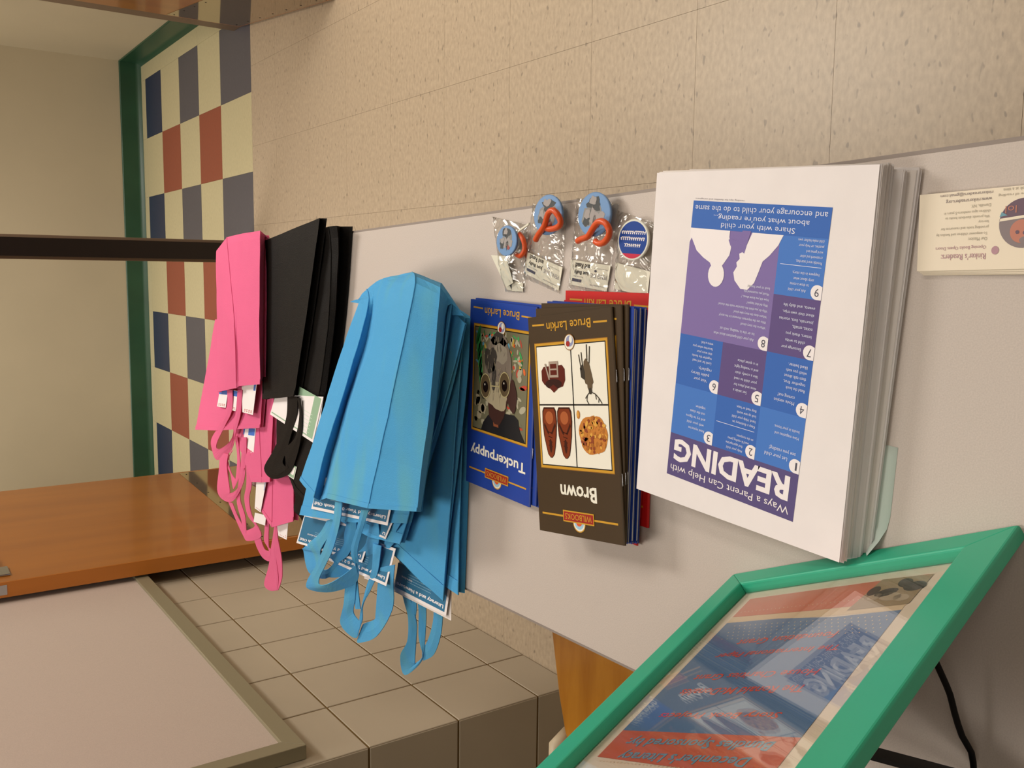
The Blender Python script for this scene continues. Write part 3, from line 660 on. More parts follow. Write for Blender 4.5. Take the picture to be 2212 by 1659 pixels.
def booklet(tl, tr, z, th, col, label, group=None, full=True):
    """tl, tr: the page's top left and top right corners; z of its underside"""
    a = Vector((tl[0], tl[1], 0)); c = Vector((tr[0], tr[1], 0)); d = (c-a); ang = math.atan2(d.y, d.x)
    o = empty('booklet', (a.x, a.y, z), ang); tag(o, label, 'booklet', group)
    W, H = BW/1000, BH_/1000                    # local x: reading direction, local -y: down the page
    if col not in BK:
        mt = book_mats(col); cv = MB(); ct_ = 0.00035
        # cover: back, rounded spine at x=0, front
        prof = [(W, 0), (0.0015, 0), (0.0003, th*0.25), (0.0, th*0.5), (0.0003, th*0.75), (0.0015, th), (W, th)]
        inn = [(W, ct_), (0.0018, ct_), (0.0007, th*0.27), (0.0005, th*0.5), (0.0007, th*0.73), (0.0018, th-ct_), (W, th-ct_)]
        n = len(prof); vs = []
        for yy in (0, -H): vs += [(x, yy, zz) for x, zz in prof] + [(x, yy, zz) for x, zz in inn]
        fs = []
        for i in range(n-1):
            fs += [(i, i+1, 2*n+i+1, 2*n+i), (n+i, 3*n+i, 3*n+i+1, n+i+1), (i, n+i, n+i+1, i+1), (2*n+i, 2*n+i+1, 3*n+i+1, 3*n+i)]
        fs += [(0, 2*n, 3*n, n), (n-1, 2*n-1, 4*n-1, 3*n-1)]
        cv.add(vs, fs, mt); cvo = cv.build('cover', o)
        pg = MB(); M_pg = mat('booklet_pages', 'cfcac2', 0.7, 0.2)
        pg.box((0.001, -H+0.0012, ct_+0.0001), (W-0.0006, -0.0012, th-ct_-0.0001), M_pg)
        pgo = pg.build('pages', o)
        sts = []
        for yy in (-0.06, -0.155):
            sto = MB(); sto.tube([(0.0004, yy+0.006, th*0.5), (-0.0004, yy+0.005, th*0.5), (-0.0004, yy-0.005, th*0.5), (0.0004, yy-0.006, th*0.5)], 0.0004, M_staple, 6)
            sts.append(sto.build('staple', o))
        pp = Print((0, 0, th+0.00002), (1, 0, 0), (0, -1, 0)); ARTS[col](pp); ppo = pp.build('cover_print', o)
        BK[col] = (cvo, pgo, sts[0], sts[1], ppo)
    else:
        for src in BK[col]:
            k = src.copy(); link(k, o)
    return o
def bk(tl, bl, z, col, label, group=None, dx=0.0, dy=0.0, flip=False):
    d = Vector((bl[0]-tl[0], bl[1]-tl[1])).normalized()
    tl = (tl[0]+dx, tl[1]+dy); tr = (tl[0] - d.y*0.131, tl[1] + d.x*0.131)
    if flip: tl, tr = (tr[0]+d.x*0.218, tr[1]+d.y*0.218), (tl[0]+d.x*0.218, tl[1]+d.y*0.218)
    return booklet(tl, tr, z, TH, col, label, group)
# bottom to top: three red, six blue, three brown
TH = 0.0028; ST = TH+0.0001
zz = 0.7003
bk((-0.2334, 0.6283, 0.7030), (-0.0186, 0.6281, 0.7030), zz, 'red', 'bottom red booklet sticking out furthest from the middle pile'); zz += ST
for k, (dx, dy) in enumerate([(-0.001, 0.0), (0.001, -0.002)]):
    bk((-0.2518, 0.6394, 0.7080), (-0.0373, 0.6253, 0.7080), zz, 'red', ('red booklet just above the bottom red one in the middle pile', 'uppermost red booklet, directly under the blue ones in the middle pile')[k], 'red booklets low in the middle pile', dx, dy); zz += ST
for k in range(6):
    dx, dy = [(-0.0015, 0.001), (0.001, -0.001), (-0.001, 0.001), (0.0015, -0.001), (0, 0.001), (0.001, 0.0)][k]
    bk((-0.2468, 0.6324, 0.7180), (-0.0318, 0.6295, 0.7180), zz, 'blue', 'blue booklet %s from the bottom of the six blue ones in the middle pile' % ('first', 'second', 'third', 'fourth', 'fifth', 'sixth')[k], 'blue booklets inside the middle pile', dx, dy, True); zz += ST
bk((-0.2432, 0.6292, 0.7280), (-0.0331, 0.6339, 0.7280), zz, 'brown', 'lowest brown booklet lying on the blue ones of the middle pile'); zz += ST
bk((-0.2437, 0.6267, 0.7310), (-0.0320, 0.6392, 0.7310), zz, 'brown', 'second brown booklet just under the top one of the middle pile'); zz += ST
bk((-0.2443, 0.6240, 0.7350), (-0.0323, 0.6495, 0.7350), zz, 'brown', 'top brown booklet titled Brown with belt, deer, shoes and nuts')
z2 = 0.7003
bk((-0.2506, 0.7988, 0.7030), (-0.0213, 0.7923, 0.7030), z2, 'blue', 'lowest blue booklet of the small pile beside the blue bags'); z2 += ST
bk((-0.2493, 0.8017, 0.7060), (-0.0275, 0.7943, 0.7060), z2, 'blue', 'middle blue booklet of the small pile beside the blue bags'); z2 += ST
bk((-0.2514, 0.8089, 0.7090), (-0.0318, 0.8006, 0.7090), z2, 'blue', 'top blue booklet titled Tuckerpuppy with a dog in spectacles'); z2 += ST

# ------------------------------------------------------------------ green framed poster leaning on its easel back
FA = Vector((-0.2529, 0.5223, 0.7000)); FB = Vector((-0.1569, 0.2901, 0.7000)); fab = (FB-FA).normalized(); fn = Vector((-fab.y, fab.x, 0))
FWD = (FB-FA).length; ta = math.radians(68)
fe = -fn*math.cos(ta) + Vector((0, 0, 1))*math.sin(ta); fN = fe.cross(fab)
if fN.z < 0: fN = -fN
M_green = mat('seafoam_green_enamel', '2ea583', 0.38, 0.45, var=0.03, vscale=20); 
FH = 0.302; BWF = 0.029; DP = 0.018
fr = empty('picture_frame', FA); tag(fr, 'sea green picture frame leaning back on a black easel leg', 'picture frame')
def FP(s, t, d=0.0): return fab*s + fe*t + fN*d          # d: in front of the print surface
def rail(pts_out, pts_in):
    """one mitred rail: outer and inner ends, raised rounded face"""
    b = MB(); secs = []
    for (so_, to_), (si_, ti_) in zip(pts_out, pts_in):
        prof = [(0, -0.0045), (0, 0.0035), (0.02, 0.0045), (0.05, 0.005), (0.95, 0.005), (0.985, 0.0042), (1.0, 0.003), (1.0, -0.0045)]
        secs.append([FP(so_+(si_-so_)*q, to_+(ti_-to_)*q, d) for q, d in prof])
    n = 8; vs = secs[0]+secs[1]
    fs = [(i, (i+1) % n, n+(i+1) % n, n+i) for i in range(n)] + [tuple(range(n))[::-1], tuple(range(n, 2*n))]
    b.add(vs, fs, M_green); return b.build('frame_rail', fr)
O_ = [(0, 0), (FWD, 0), (FWD, FH), (0, FH)]; I_ = [(BWF-0.006, 0.020), (FWD-BWF-0.002, 0.020), (FWD-BWF-0.002, FH-BWF), (BWF-0.006, FH-BWF)]
for i in range(4):
    j = (i+1) % 4; rail((O_[i], O_[j]), (I_[i], I_[j]))
me_fix = [c for c in fr.children]
for c in me_fix:
    bm = bmesh.new(); bm.from_mesh(c.data); bmesh.ops.recalc_face_normals(bm, faces=bm.faces); bm.to_mesh(c.data); bm.free()
    md = c.modifiers.new('bevel', 'BEVEL'); md.width = 0.0008; md.segments = 2; md.limit_method = 'ANGLE'
M_back = mat('black_backing_board', '17120f', 0.7, 0.3); M_strut = mat('black_easel_card', '120e0c', 0.6, 0.3)
def slab(b, s0, t0, s1, t1, d0, d1, mt):
    vs = [FP(s, t, d) for d in (d0, d1) for s, t in ((s0, t0), (s1, t0), (s1, t1), (s0, t1))]
    b.add(vs, [(3,2,1,0),(4,5,6,7),(0,1,5,4),(1,2,6,5),(2,3,7,6),(3,0,4,7)], mt)
b = MB(); slab(b, 0.012, 0.012, FWD-0.012, FH-0.012, -0.0075, -0.0063, M_back); b.build('backing_board', fr)
M_mat = mat('cream_mat_board', 'e0cfba', 0.8, 0.2)
b = MB(); slab(b, 0.016, 0.016, FWD-0.018, FH-0.018, -0.0062, -0.0052, M_mat); post = b.build('poster_sheet', fr)
# poster: page x reads from the near side to the far side, page y runs down the frame
F_coral = MP('coral', 'c8644a'); F_coral2 = MP('coral_light', 'cd7458'); F_blue = MP('poster_blue', '5a7ba0'); F_cream = MP('poster_cream', 'dcc39e'); F_txt = MP('poster_teal_text', '6f97ac'); F_red = MP('poster_red_text', 'd8503a'); F_ph = MP('photo_ground', '9a8462'); F_ph2 = MP('photo_dark', '3c322c'); F_ph3 = MP('photo_pale', 'b4a288')
W_, H_ = 200.0, 252.0
pp = Print(FP(FWD-0.021, FH-0.025, -0.0051), -fab, -fe)
YT = (FH-0.025)*1000                        # page y of a height t (mm): YT - t
def py(t): return YT - t
def pxx(s): return (FWD-0.021)*1000 - s
L_, R_ = pxx(196), pxx(35)
pp.poly([(L_, py(199)), (R_, py(195)), (R_, py(223)), (L_, py(234))], F_coral, 2)
pp.poly([(L_, py(72.5)), ((L_*2+R_)/3, py(72.5)), ((L_+R_)/2, py(69)), ((L_+R_*2)/3, py(66)), (R_, py(64)), (R_, py(195)), (L_, py(199))], F_blue, 2)
pp.poly([(L_, py(30)), (R_, py(30)), (R_, py(56)), ((L_+R_)/2, py(60)), (L_, py(62))], F_coral2, 2)
pp.poly([(L_, py(62)), ((L_+R_)/2, py(60)), (R_, py(56)), (R_, py(64)), ((L_+R_)/2, py(69)), (L_, py(72.5))], F_cream, 1)
pp.poly([(pxx(200), py(31)), (pxx(159), py(29)), (pxx(150), py(66)), (pxx(198), py(66))], F_ph, 4)
for (s, t, a, c, mt_, an) in ((192,44,9,6,F_ph2,10),(182,38,7,5,F_ph2,40),(172,48,9,5,F_ph2,-10),(165,52,6,4,F_ph3,0),(178,54,10,5,F_ph3,15),(160,44,5,6,F_ph2,0),(188,57,7,4,F_ph3,20)): pp.ell(pxx(s), py(t), a, c, mt_, 5, 14, an)
for i in range(26):
    for j in range(5):
        s = 48+i*5.6+(j % 2)*2.8; t = 70+j*4.4+(s-48)*0.06
        pp.ell(pxx(s), py(t), 0.55, 0.7, F_cream, 4, 6)
for i in range(40): pp.ell(pxx(42+i*3.8), py(227 + i*0.1), 0.5, 0.7, F_cream, 4, 6)
for i in range(36): pp.ell(pxx(40+i*4.0), py(50+ i*0.1), 0.5, 0.6, F_cream, 4, 6)
def ft(s, s0, s1, t0, t1, mt_, bold=0.01): pp.text(s, pxx(s0), py(t1), pxx(s1), py(t0), mt_, 4, bold, 0.18)
ft("December's Literacy", 173, 56, 214.5, 226, F_txt, 0.02); ft('Bundles Sponsored by:', 181, 51, 200.5, 211.5, F_txt, 0.02)
ft('Story Book Projects', 168, 59, 174.5, 182.5, F_red); ft('The Ronald McDonalds', 169, 58, 149.5, 157, F_red); ft('House Charities Grant', 170, 58, 133, 140, F_red)
ft('The International Paper', 170, 59, 105.5, 113.5, F_red); ft('Foundation Grant', 159, 69, 91, 98.5, F_red)
pp.build('poster_print', post)
def schlick(nt, base=0.045):
    lwt = nt.nodes.new('ShaderNodeLayerWeight'); lwt.inputs['Blend'].default_value = 0.5
    pw = nt.nodes.new('ShaderNodeMath'); pw.operation = 'POWER'; pw.inputs[1].default_value = 5.0; nt.links.new(lwt.outputs['Facing'], pw.inputs[0])
    ma = nt.nodes.new('ShaderNodeMath'); ma.operation = 'MULTIPLY_ADD'; ma.inputs[1].default_value = 1-base; ma.inputs[2].default_value = base; nt.links.new(pw.outputs[0], ma.inputs[0])
    return lwt, ma
M_glass = bpy.data.materials.new('frame_glass'); M_glass.use_nodes = True
nt = M_glass.node_tree; nt.nodes.remove(nt.nodes['Principled BSDF']); out = nt.nodes['Material Output']
tr_ = nt.nodes.new('ShaderNodeBsdfTransparent'); gl = nt.nodes.new('ShaderNodeBsdfGlossy'); gl.inputs['Roughness'].default_value = 0.02
lwt, fz = schlick(nt, 0.10); mx = nt.nodes.new('ShaderNodeMixShader')
nt.links.new(fz.outputs[0], mx.inputs[0]); nt.links.new(tr_.outputs[0], mx.inputs[1]); nt.links.new(gl.outputs[0], mx.inputs[2]); nt.links.new(mx.outputs[0], out.inputs[0])
b = MB(); slab(b, 0.016, 0.016, FWD-0.018, FH-0.018, -0.0026, -0.0006, M_glass); b.build('glass_pane', fr)
# easel leg hinged high on the back, reaching down to the table, and its ribbon
hinge = FP(0.06, 0.155, -0.0100); foot = fab*0.19 - fn*0.150 + Vector((0, 0, 0.018))
b = MB(); wv = (foot-hinge).cross(fn).normalized(); vs = []
for p_, w2 in ((hinge, 0.016), (foot, 0.018)):
    nn = (foot-hinge).cross(wv).normalized()
    for s1 in (-1, 1):
        for s2 in (0, 1): vs.append(p_ + wv*w2*s1 + nn*0.003*s2*(1 if nn.z > 0 else -1))
b.add(vs, [(0,1,3,2),(4,6,7,5),(0,2,6,4),(1,5,7,3),(0,4,5,1),(2,3,7,6)], M_strut); b.build('easel_leg', fr)
M_rib = mat('black_ribbon', '0e0c0c', 0.7, 0.2)
rp = [Vector(q)-FA for q in ((-0.2387, 0.3178, 0.7450), (-0.2529, 0.3147, 0.7380), (-0.2653, 0.3124, 0.7320), (-0.2782, 0.3107, 0.7280), (-0.2945, 0.3080, 0.7220), (-0.3058, 0.3044, 0.7160), (-0.3189, 0.3053, 0.7100))]
b = MB(); b.tube([cr(rp, t*0.5) for t in range(13)], 0.0021, M_rib, 8); b.build('ribbon', fr)

# ------------------------------------------------------------------ little plastic packets along the right edge of the table
M_plastic = bpy.data.materials.new('clear_plastic_film'); M_plastic.use_nodes = True
nt = M_plastic.node_tree; nt.nodes.remove(nt.nodes['Principled BSDF']); out = nt.nodes['Material Output']
tr_ = nt.nodes.new('ShaderNodeBsdfTransparent'); tr_.inputs[0].default_value = (0.99, 0.99, 0.985, 1); gl = nt.nodes.new('ShaderNodeBsdfGlossy'); gl.inputs['Roughness'].default_value = 0.12
lwt, fz = schlick(nt, 0.12); mx = nt.nodes.new('ShaderNodeMixShader')
tcp = nt.nodes.new('ShaderNodeNewGeometry'); nz = nt.nodes.new('ShaderNodeTexNoise'); nz.inputs['Scale'].default_value = 48; nz.inputs['Detail'].default_value = 1; nz.inputs['Distortion'].default_value = 1.2
bp = nt.nodes.new('ShaderNodeBump'); bp.inputs['Strength'].default_value = 0.9; bp.inputs['Distance'].default_value = 0.006
nt.links.new(tcp.outputs['Position'], nz.inputs['Vector']); nt.links.new(nz.outputs['Fac'], bp.inputs['Height']); nt.links.new(bp.outputs[0], gl.inputs['Normal']); nt.links.new(bp.outputs[0], lwt.inputs['Normal'])
nt.links.new(fz.outputs[0], mx.inputs[0]); nt.links.new(tr_.outputs[0], mx.inputs[1]); nt.links.new(gl.outputs[0], mx.inputs[2]); nt.links.new(mx.outputs[0], out.inputs[0])
M_orange = mat('orange_silicone', 'd4501a', 0.35, 0.4, sheen=0.1); M_lab = mat('packet_label_paper', 'e0dccb', 0.7, 0.2); M_disc = MP('disc_blue', '7096c4', 0.35); M_discr = mat('disc_rim', '6a8cb8', 0.4)
D_grey = MP('figure_grey', '8a8a88'); D_dark = MP('figure_dark', '44484a'); D_sk = MP('figure_pale', 'a09a98'); D_rd = MP('figure_red', '9c5048')
def sleeve(parent, quad, zt_, name='plastic_sleeve', seed=1, n=16, puff=0.010):
    """clear sleeve: top and bottom film, puffed in the middle, edges together"""
    q = [Vector(p) for p in quad]; b = MB(); vs = []
    for side in (1, 0):
        for j in range(n+1):
            for i in range(n+1):
                u, v = i/n, j/n
                p = (q[0]*(1-u)*(1-v) + q[1]*u*(1-v) + q[2]*u*v + q[3]*(1-u)*v)
                e = min(u, 1-u, v, 1-v)*2; h = puff*min(1, e*2.2)*side
                h += 0.0028*noise.noise(Vector((u*7+seed*3, v*9, seed)))*min(1, e*4+0.35)*side + (0.0016*noise.noise(Vector((u*16, v*14+seed, seed*2)))*side)
                vs.append((p.x, p.y, max(0.7006 if side == 0 else 0.7010, zt_ + h)))
    m_ = (n+1)*(n+1); fs = []
    for s_ in (0, 1):
        for j in range(n):
            for i in range(n):
                a = s_*m_ + j*(n+1)+i; f_ = (a, a+1, a+n+2, a+n+1); fs.append(f_ if s_ == 0 else f_[::-1])
    b.add(vs, fs, M_plastic, True); o = b.build(name, parent)
    # heat sealed edge of the film, a hair thicker
    sb = MB(); a, c = q[0], q[3]
    sb.tube([Vector((p.x, p.y, zt_+0.0008)) for p in (q[0], q[1], q[2], q[3])], 0.00035, M_plastic, 5, True); sb.build('sealed_edge', o); return o
def disc(parent, c, r, tilt, kind='fig', seed=0):
    nrm = Vector((math.sin(tilt)*0.2, -math.sin(tilt), math.cos(tilt))).normalized(); xr = Vector((0.06, 1, 0)).normalized(); xr = (xr - nrm*xr.dot(nrm)).normalized(); yd = xr.cross(nrm).normalized()
    if yd.x < 0: yd = -yd
    b = MB(); seg = 28; vs = []; cc = Vector(c)
    for h, rr in ((-0.003, r*0.97), (-0.0005, r), (0.0, r*0.97)):
        for k in range(seg):
            t = 2*math.pi*k/seg; vs.append(cc + xr*rr*math.cos(t) + yd*rr*math.sin(t) + nrm*h)
    fs = [(i*seg+k, i*seg+(k+1) % seg, (i+1)*seg+(k+1) % seg, (i+1)*seg+k) for i in range(2) for k in range(seg)] + [tuple(range(2*seg, 3*seg)), tuple(range(seg))[::-1]]
    b.add(vs, fs, M_discr if kind == 'fig' else mat('badge_white', 'dcdcd0', 0.35)); o = b.build('printed_disc' if kind == 'fig' else 'round_badge', parent)
    R_mm = r*1000; p = Print(cc, xr, yd)
    if p.n.dot(nrm) < 0: p.n = -p.n
    if kind == 'fig':
        p.ell(0, 0, R_mm*0.95, R_mm*0.95, M_disc, 1, 28)
        for (u, v, a, b_, m_, l) in ((-0.15,-0.1,0.32,0.5,D_grey,2),(0.35,0.1,0.28,0.42,D_grey,2),(0.4,0.3,0.2,0.25,D_dark,3),(0.38,0.0,0.16,0.2,D_sk,4),(-0.3,0.15,0.25,0.3,D_sk,3),(-0.25,0.45,0.13,0.12,D_rd,4),(0.0,-0.45,0.4,0.3,D_dark,3),(0.1,-0.6,0.2,0.18,D_sk,4),(-0.1,0.35,0.12,0.28,D_dark,3),(0.08,0.1,0.14,0.4,D_sk,3)):
            blob(p, u*R_mm, -v*R_mm, a*R_mm, b_*R_mm, m_, l, seed+u*5, 0.35, 16)
    else:
        p.ell(0, 0, R_mm*0.9, R_mm*0.9, MP('badge_blue', '1f4494', 0.3), 1, 28)
        p.poly([(R_mm*0.9*math.cos(math.radians(a)), R_mm*0.9*math.sin(math.radians(a))) for a in range(228, 313, 7)], MP('badge_red', 'c4304c', 0.3), 2)
        rr = random.Random(4)
        for k, (yy, ww) in enumerate(((0.42, 0.5), (0.1, 0.74), (-0.2, 0.78))):
            x = -ww
            while x < ww:
                p.line(x*R_mm, (-yy+0.02)*R_mm+4, (x+0.05)*R_mm, (-yy-0.14)*R_mm+4, R_mm*0.055, I_white, 3); p.line((x+0.02)*R_mm, (-yy-0.02)*R_mm+4, (x+0.10)*R_mm, (-yy-0.02+rr.uniform(-0.06, 0.06))*R_mm+4, R_mm*0.04, I_white, 3); x += 0.13
    p.build('disc_print', o); return o
def band(parent, pts, r=0.0032):
    b = MB(); v = [Vector(p) for p in pts]; n = len(v)
    b.tube([cr(v, t*0.34) for t in range(int((n-1)/0.34)+1)], r, M_orange, 8); return b.build('orange_band', parent)
def label(parent, tl, tr, br, bl, printed=True):
    b = MB(); q = [Vector(p) for p in (tl, tr, br, bl)]; up = Vector((0, 0, 0.0003))
    vs = q + [p+up for p in q]; b.add(vs, [(0,1,2,3),(7,6,5,4),(0,4,5,1),(1,5,6,2),(2,6,7,3),(3,7,4,0)], M_lab)
    bm = bmesh.new(); o = b.build('paper_label', parent); bm.from_mesh(o.data); bmesh.ops.recalc_face_normals(bm, faces=bm.faces); bm.to_mesh(o.data); bm.free()
    if printed:
        p = Print(q[0]+up, q[1]-q[0], q[3]-q[0]); W = (q[1]-q[0]).length*1000; H = (q[3]-q[0]).length*1000
        if p.n.z < 0: p.n = -p.n
        tx = lambda s, a, b_, c, d, m_=I_ink, bo=0.0: p.text(s, a*W, b_*H, c*W, d*H, m_, 2, bo)
        tx('Literacy Reading Club', 0.06, 0.10, 0.46, 0.18, I_gline); tx('PENGUINS', 0.05, 0.42, 0.48, 0.60, I_gline); tx('Reading is a power play', 0.06, 0.78, 0.42, 0.83, I_gline); p.ell(0.36*W, 0.7*H, 2.0, 1.3, I_ink, 2, 10)
        tx('Just Bully', 0.52, 0.46, 0.93, 0.66, MP('label_black', '242428'), 0.03); tx('and Read!', 0.52, 0.71, 0.93, 0.92, MP('label_black', '242428'), 0.03)
        p.rect(0.70*W, 0.16*H, 0.96*W, 0.28*H, I_ink, 2); tx('Thanks to our readers', 0.66, 0.34, 0.94, 0.40, I_gline)
        p.build('label_print', o)
    return o
def packet(lb, base): 
    o = empty('plastic_packet', (0, 0, 0)); tag(o, lb, 'plastic packet'); return o
zs = 0.7012
p1 = packet('clear packet nearest the blue bags, blue disc with a folded blank paper slip', None)
disc(p1, (0.0366, 0.8484, 0.7160), 0.0165, 0.14, 'fig', 1); band(p1, [(0.0439, 0.8355, 0.7080), (0.0364, 0.8276, 0.7080), (0.0266, 0.8270, 0.7070), (0.0202, 0.8347, 0.7070), (0.0229, 0.8458, 0.7060)], 0.0028)
label(p1, (-0.0173, 0.8582, 0.7012), (-0.0167, 0.8673, 0.7012), (0.0218, 0.8911, 0.7075), (0.0212, 0.8780, 0.7075), False); label(p1, (-0.0088, 0.8509, 0.7045), (-0.0135, 0.8643, 0.7045), (0.0212, 0.8772, 0.7080), (0.0205, 0.8607, 0.7080), False); label(p1, (-0.0063, 0.8584, 0.7012), (-0.0091, 0.8370, 0.7012), (-0.0181, 0.8369, 0.7012), (-0.0180, 0.8582, 0.7012), False)
b = MB(); b.prism([(0.0472, 0.8339, 0.7110)[:2], (0.0548, 0.8136, 0.7110)[:2], (0.0524, 0.8144, 0.7110)[:2], (0.0457, 0.8330, 0.7110)[:2]], 0.7095, 0.7115, M_lab); b.build('paper_slip', p1)
sleeve(p1, [(-0.0190, 0.8325, 0.7012), (-0.0188, 0.8709, 0.7012), (0.0652, 0.8985, 0.7012), (0.0533, 0.8298, 0.7012)], 0.7012, seed=1)
p2 = packet('clear packet with a blue disc and orange band, second from the blue bags', None)
disc(p2, (0.0609, 0.7745, 0.7160), 0.0205, 0.14, 'fig', 3); band(p2, [(0.0357, 0.7919, 0.7180), (0.0412, 0.7858, 0.7190), (0.0496, 0.7730, 0.7210), (0.0611, 0.7644, 0.7230), (0.0643, 0.7560, 0.7230), (0.0586, 0.7488, 0.7220), (0.0523, 0.7475, 0.7200), (0.0480, 0.7524, 0.7190), (0.0462, 0.7660, 0.7180), (0.0479, 0.7770, 0.7180)])
label(p2, (-0.0156, 0.7732, 0.7012), (0.0019, 0.8338, 0.7012), (0.0247, 0.8277, 0.7030), (0.0080, 0.7648, 0.7030)); sleeve(p2, [(-0.0186, 0.7707, 0.7012), (-0.0031, 0.8372, 0.7012), (0.0753, 0.8201, 0.7012), (0.0665, 0.7608, 0.7012)], 0.7012, seed=2)
p3 = packet('clear packet with a blue disc and orange band, third from the blue bags', None)
disc(p3, (0.0580, 0.7009, 0.7160), 0.0212, 0.14, 'fig', 5); band(p3, [(0.0332, 0.7223, 0.7180), (0.0352, 0.7147, 0.7190), (0.0371, 0.7043, 0.7200), (0.0445, 0.6945, 0.7220), (0.0502, 0.6854, 0.7230), (0.0490, 0.6760, 0.7230), (0.0421, 0.6710, 0.7220), (0.0359, 0.6744, 0.7200), (0.0309, 0.6821, 0.7190), (0.0303, 0.6907, 0.7180), (0.0330, 0.6962, 0.7180)])
label(p3, (-0.0150, 0.6968, 0.7012), (-0.0092, 0.7542, 0.7012), (0.0160, 0.7515, 0.7030), (0.0097, 0.6897, 0.7030)); sleeve(p3, [(-0.0178, 0.6946, 0.7012), (-0.0127, 0.7570, 0.7012), (0.0767, 0.7454, 0.7012), (0.0678, 0.6822, 0.7012)], 0.7012, seed=3)
p4 = packet('clear packet with a round blue badge and blank label, beside the white paper pile', None)
disc(p4, (0.0329, 0.6494, 0.7120), 0.0188, 0.12, 'badge', 0); label(p4, (-0.0185, 0.6394, 0.7012), (-0.0123, 0.6853, 0.7012), (0.0127, 0.6828, 0.7030), (0.0043, 0.6346, 0.7030), False); sleeve(p4, [(-0.0207, 0.6385, 0.7012), (-0.0150, 0.6866, 0.7012), (0.0613, 0.6826, 0.7012), (0.0478, 0.6328, 0.7012)], 0.7012, seed=4, puff=0.008)

# ------------------------------------------------------------------ fabric bags
def fabric(name, col, var=0.06, col2=None, rough=0.75, vs_=4.0):
    mt = mat(name, col, rough, 0.25, var=var, vscale=vs_, col2=col2, bump=0.35, bscale=900, vcoord='World', sheen=(0.1 if 'black' not in name else 0.0)); 
    if 'black' in name: mt.node_tree.nodes['Principled BSDF'].inputs['Specular IOR Level'].default_value = 0.12
    return mt
F_b = fabric('blue_nonwoven_fabric', '5cbaee', 0.05, '50b4f0'); F_k = fabric('black_nonwoven_fabric', '14110f', 0.12, rough=0.6); F_p = fabric('pink_nonwoven_fabric', 'ee6b9c', 0.05, rough=0.7)
def patches(mt, col):
    nt = mt.node_tree; b = nt.nodes['Principled BSDF']; src = b.inputs['Base Color'].links[0].from_socket
    g = nt.nodes.new('ShaderNodeNewGeometry'); mp = nt.nodes.new('ShaderNodeMapping'); mp.inputs['Scale'].default_value = (6, 22, 22); nt.links.new(g.outputs['Position'], mp.inputs['Vector'])
    n = nt.nodes.new('ShaderNodeTexNoise'); n.inputs['Scale'].default_value = 1.0; n.inputs['Detail'].default_value = 1; nt.links.new(mp.outputs[0], n.inputs['Vector'])
    r = nt.nodes.new('ShaderNodeValToRGB'); r.color_ramp.elements[0].position = 0.5; r.color_ramp.elements[0].color = (0, 0, 0, 1); r.color_ramp.elements[1].position = 0.78; r.color_ramp.elements[1].color = (0.5, 0.5, 0.5, 1)
    nt.links.new(n.outputs['Fac'], r.inputs['Fac']); mx = nt.nodes.new('ShaderNodeMix'); mx.data_type = 'RGBA'
    nt.links.new(r.outputs[0], mx.inputs['Factor']); nt.links.new(src, mx.inputs['A']); mx.inputs['B'].default_value = srgb(col); nt.links.new(mx.outputs['Result'], b.inputs['Base Color'])
patches(F_b, '7cc8b4')
def thin(mt, col, amt):
    """let a little light through the thin fabric"""
    nt = mt.node_tree; b = nt.nodes['Principled BSDF']; out = nt.nodes['Material Output']
    tl = nt.nodes.new('ShaderNodeBsdfTranslucent'); tl.inputs[0].default_value = srgb(col); mx = nt.nodes.new('ShaderNodeMixShader'); mx.inputs[0].default_value = amt
    nt.links.new(b.outputs[0], mx.inputs[1]); nt.links.new(tl.outputs[0], mx.inputs[2]); nt.links.new(mx.outputs[0], out.inputs[0])
thin(F_b, '4aa8dc', 0.28); thin(F_p, 'f05a90', 0.25)
